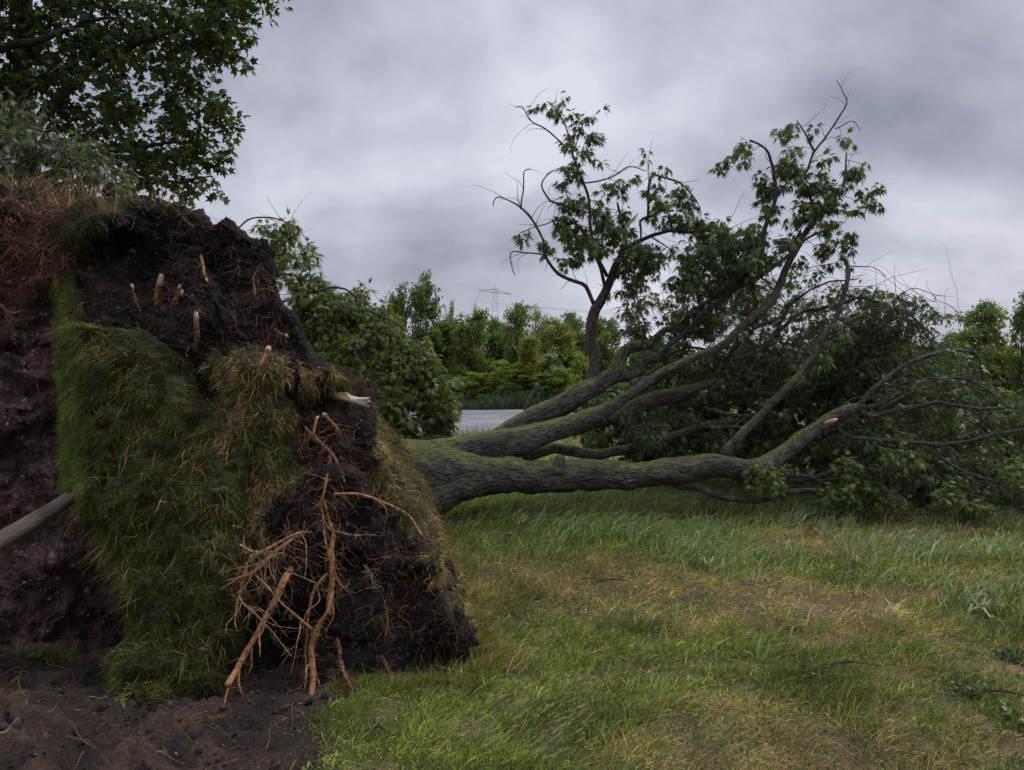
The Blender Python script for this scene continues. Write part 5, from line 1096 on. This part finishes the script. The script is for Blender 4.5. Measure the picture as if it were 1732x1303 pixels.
# soil crumbs on the torn ground
acc = Acc(); n = 9000
x = rng.uniform(-4.2, -.6, n); y = rng.uniform(2.9, 5.3, n); k = dirtmask(x, y); x, y = x[k], y[k]; n = len(x)
crumbs(acc, np.stack([x, y, gheight(x, y)], 1), np.minimum(np.exp(rng.normal(-5.5, .6, n)), .016), np.array([.04, .027, .021]) * np.exp(rng.normal(0, .45, (n, 1))))
n = 60; x = rng.uniform(-3, -.9, n); y = rng.uniform(3.1, 4.2, n)
crumbs(acc, np.stack([x, y, gheight(x, y) + .004], 1), np.full(n, .004), np.repeat([[.4, .35, .28]], n, 0))
n = 420; x = rng.uniform(-4, -.7, n); y = rng.uniform(3.0, 5.0, n)
crumbs(acc, np.stack([x, y, gheight(x, y)], 1), rng.uniform(.012, .045, n) * rng.uniform(.4, 1, n), np.array([.03, .021, .018]) * np.exp(rng.normal(0, .35, (n, 1))))
tag(acc.link('soil_crumbs', M['crumb'], None), 'loose crumbs and clods on the bare earth', 'soil', kind='stuff')

acc = Acc(); n = 700; x = rng.uniform(-4, -.6, n); y = rng.uniform(3.0, 4.6, n)
threads(acc, np.stack([x, y, gheight(x, y) + .004], 1), rng.normal(size=(n, 3)) * [1, 1, .15], rng.uniform(.03, .22, n), np.exp(rng.normal(-6.7, .4, n)), 7, .35, .02, grasscol(n, [(.2, .12, .07), (.09, .05, .03), (.32, .23, .14)], [2, 2, 1]))
tag(acc.link('root_bits', M['root'], None), 'broken bits of fine root strewn over the bare earth', 'root bits', kind='stuff')
# small round clover leaves scattered in the lawn
acc = Acc(); x, y = field(16000, 3.0, 7.5, .3); k = field_noise(x, y, 130, 1.6) + .5 * field_noise(x, y, 131, 6) > .10; x, y = x[k], y[k]; n = len(x)
leaves(acc, np.stack([x, y, gheight(x, y) + rng.uniform(.01, .05, n)], 1), rng.normal(size=(n, 3)) * [1, 1, .3], unit(rng.normal(size=(n, 3)) * .4 + [0, 0, 1]), rng.uniform(.012, .03, n), grasscol(n, [(.10, .14, .03), (.07, .10, .025), (.22, .16, .07)], [3, 3, 1]), 'small')
tag(acc.link('ground_cover', M['grass'], None), 'small leafy ground cover mixed into the lawn', 'ground cover', kind='stuff')
# broad-leaved weeds at the lower right, and small plants on the bare earth
def weed(px, py, nl, size, spread, label, colr, grp=None, kind='small'):
    Y = EYE * FPX / (py - CY); x = (px - CX) / FPX * Y; z = float(gheight(np.array([x]), np.array([Y]))[0])
    t = empty('weed', (x, Y, z), label, 'plant', grp)
    acc = Acc(); d = unit(rng.normal(size=(nl, 3)) * [1, 1, 0] + [0, 0, .9]); ln = rng.uniform(.3, 1, nl) * spread
    b0 = np.repeat(np.array([[x, Y, z]]), nl, 0) + rng.normal(size=(nl, 3)) * [spread * .25, spread * .25, 0]
    pt = threads(acc, b0, d, ln, np.full(nl, .0016), 4, .1, 0, None); o = acc.link('stems', M['bark_thin'], t)
    acc = Acc(); c = np.concatenate([pt[:, -1], pt[:, -2], pt[:, -1]]); m_ = len(c)
    leaves(acc, c, unit(rng.normal(size=(m_, 3)) + [0, 0, .35]), unit(rng.normal(size=(m_, 3)) * .4 + [0, -.3, 1]), rng.uniform(.6, 1.2, m_) * size, grasscol(m_, [colr], [1]), kind)
    acc.link('leaves', M['leaf'], t)
weed(1704, 1225, 26, .034, .11, 'bushy green broad-leaved weed at the right edge of the lower meadow', (.10, .15, .03))
weed(1716, 1120, 26, .034, .11, 'blue-green broad-leaved weed at the right edge, above the bushy green one', (.06, .095, .045))
weed(1640, 1180, 16, .035, .10, 'small leafy weed left of the bushy green one', (.05, .085, .025))
weed(203, 1199, 6, .035, .025, 'small bright green leaves lying on the bare earth under the turf curtain', (.10, .16, .02))
acc = Acc(); n = 700
c0 = P(80, 1100, EYE * FPX / (1100 - CY)); q = np.clip(rng.normal(size=(n, 3)), -1.6, 1.6) * [.10, .06, 0] + c0; q[:, 2] = gheight(q[:, 0], q[:, 1])
blades(acc, q, rng.normal(size=(n, 3)) * [.8, .8, 0] + [0, 0, .7], rng.uniform(.04, .11, n), rng.uniform(.003, .006, n), rng.normal(size=(n, 3)) * .3 + [0, 0, -.4], grasscol(n, [DGRN, GRN], [3, 1]))
tag(acc.link('grass_tuft', M['grass'], None), 'dark green tuft of grass on the bare earth at the lower left', 'grass tuft')
# fallen twigs on the meadow
for k, (px, py, ln, lb) in enumerate([(1030, 990, .28, 'dark fallen twig lying in the straw patch, left one'), (1000, 985, .16, 'short dark twig beside the longer one in the straw patch'), (1440, 1135, .3, 'dark twig lying in the short grass right of the middle'), (1690, 1188, .3, 'dark twig among the weeds at the lower right'), (640, 1248, .12, 'bit of dark bark in the grass in front of the root plate')]):
    Y = EYE * FPX / (py - CY); x = (px - CX) / FPX * Y; acc = Acc(); z = float(gheight(np.array([x]), np.array([Y]))[0]) + .03
    tube(acc, [(x - ln / 2, Y, z), (x, Y + .02, z + .015), (x + ln / 2, Y - .03, z)], [.006, .007, .003], 6, .03, .3, .02, k)
    tag(acc.link('fallen_twig', M['bark_dark'], None, True), lb, 'twig', 'twigs lying on the meadow')
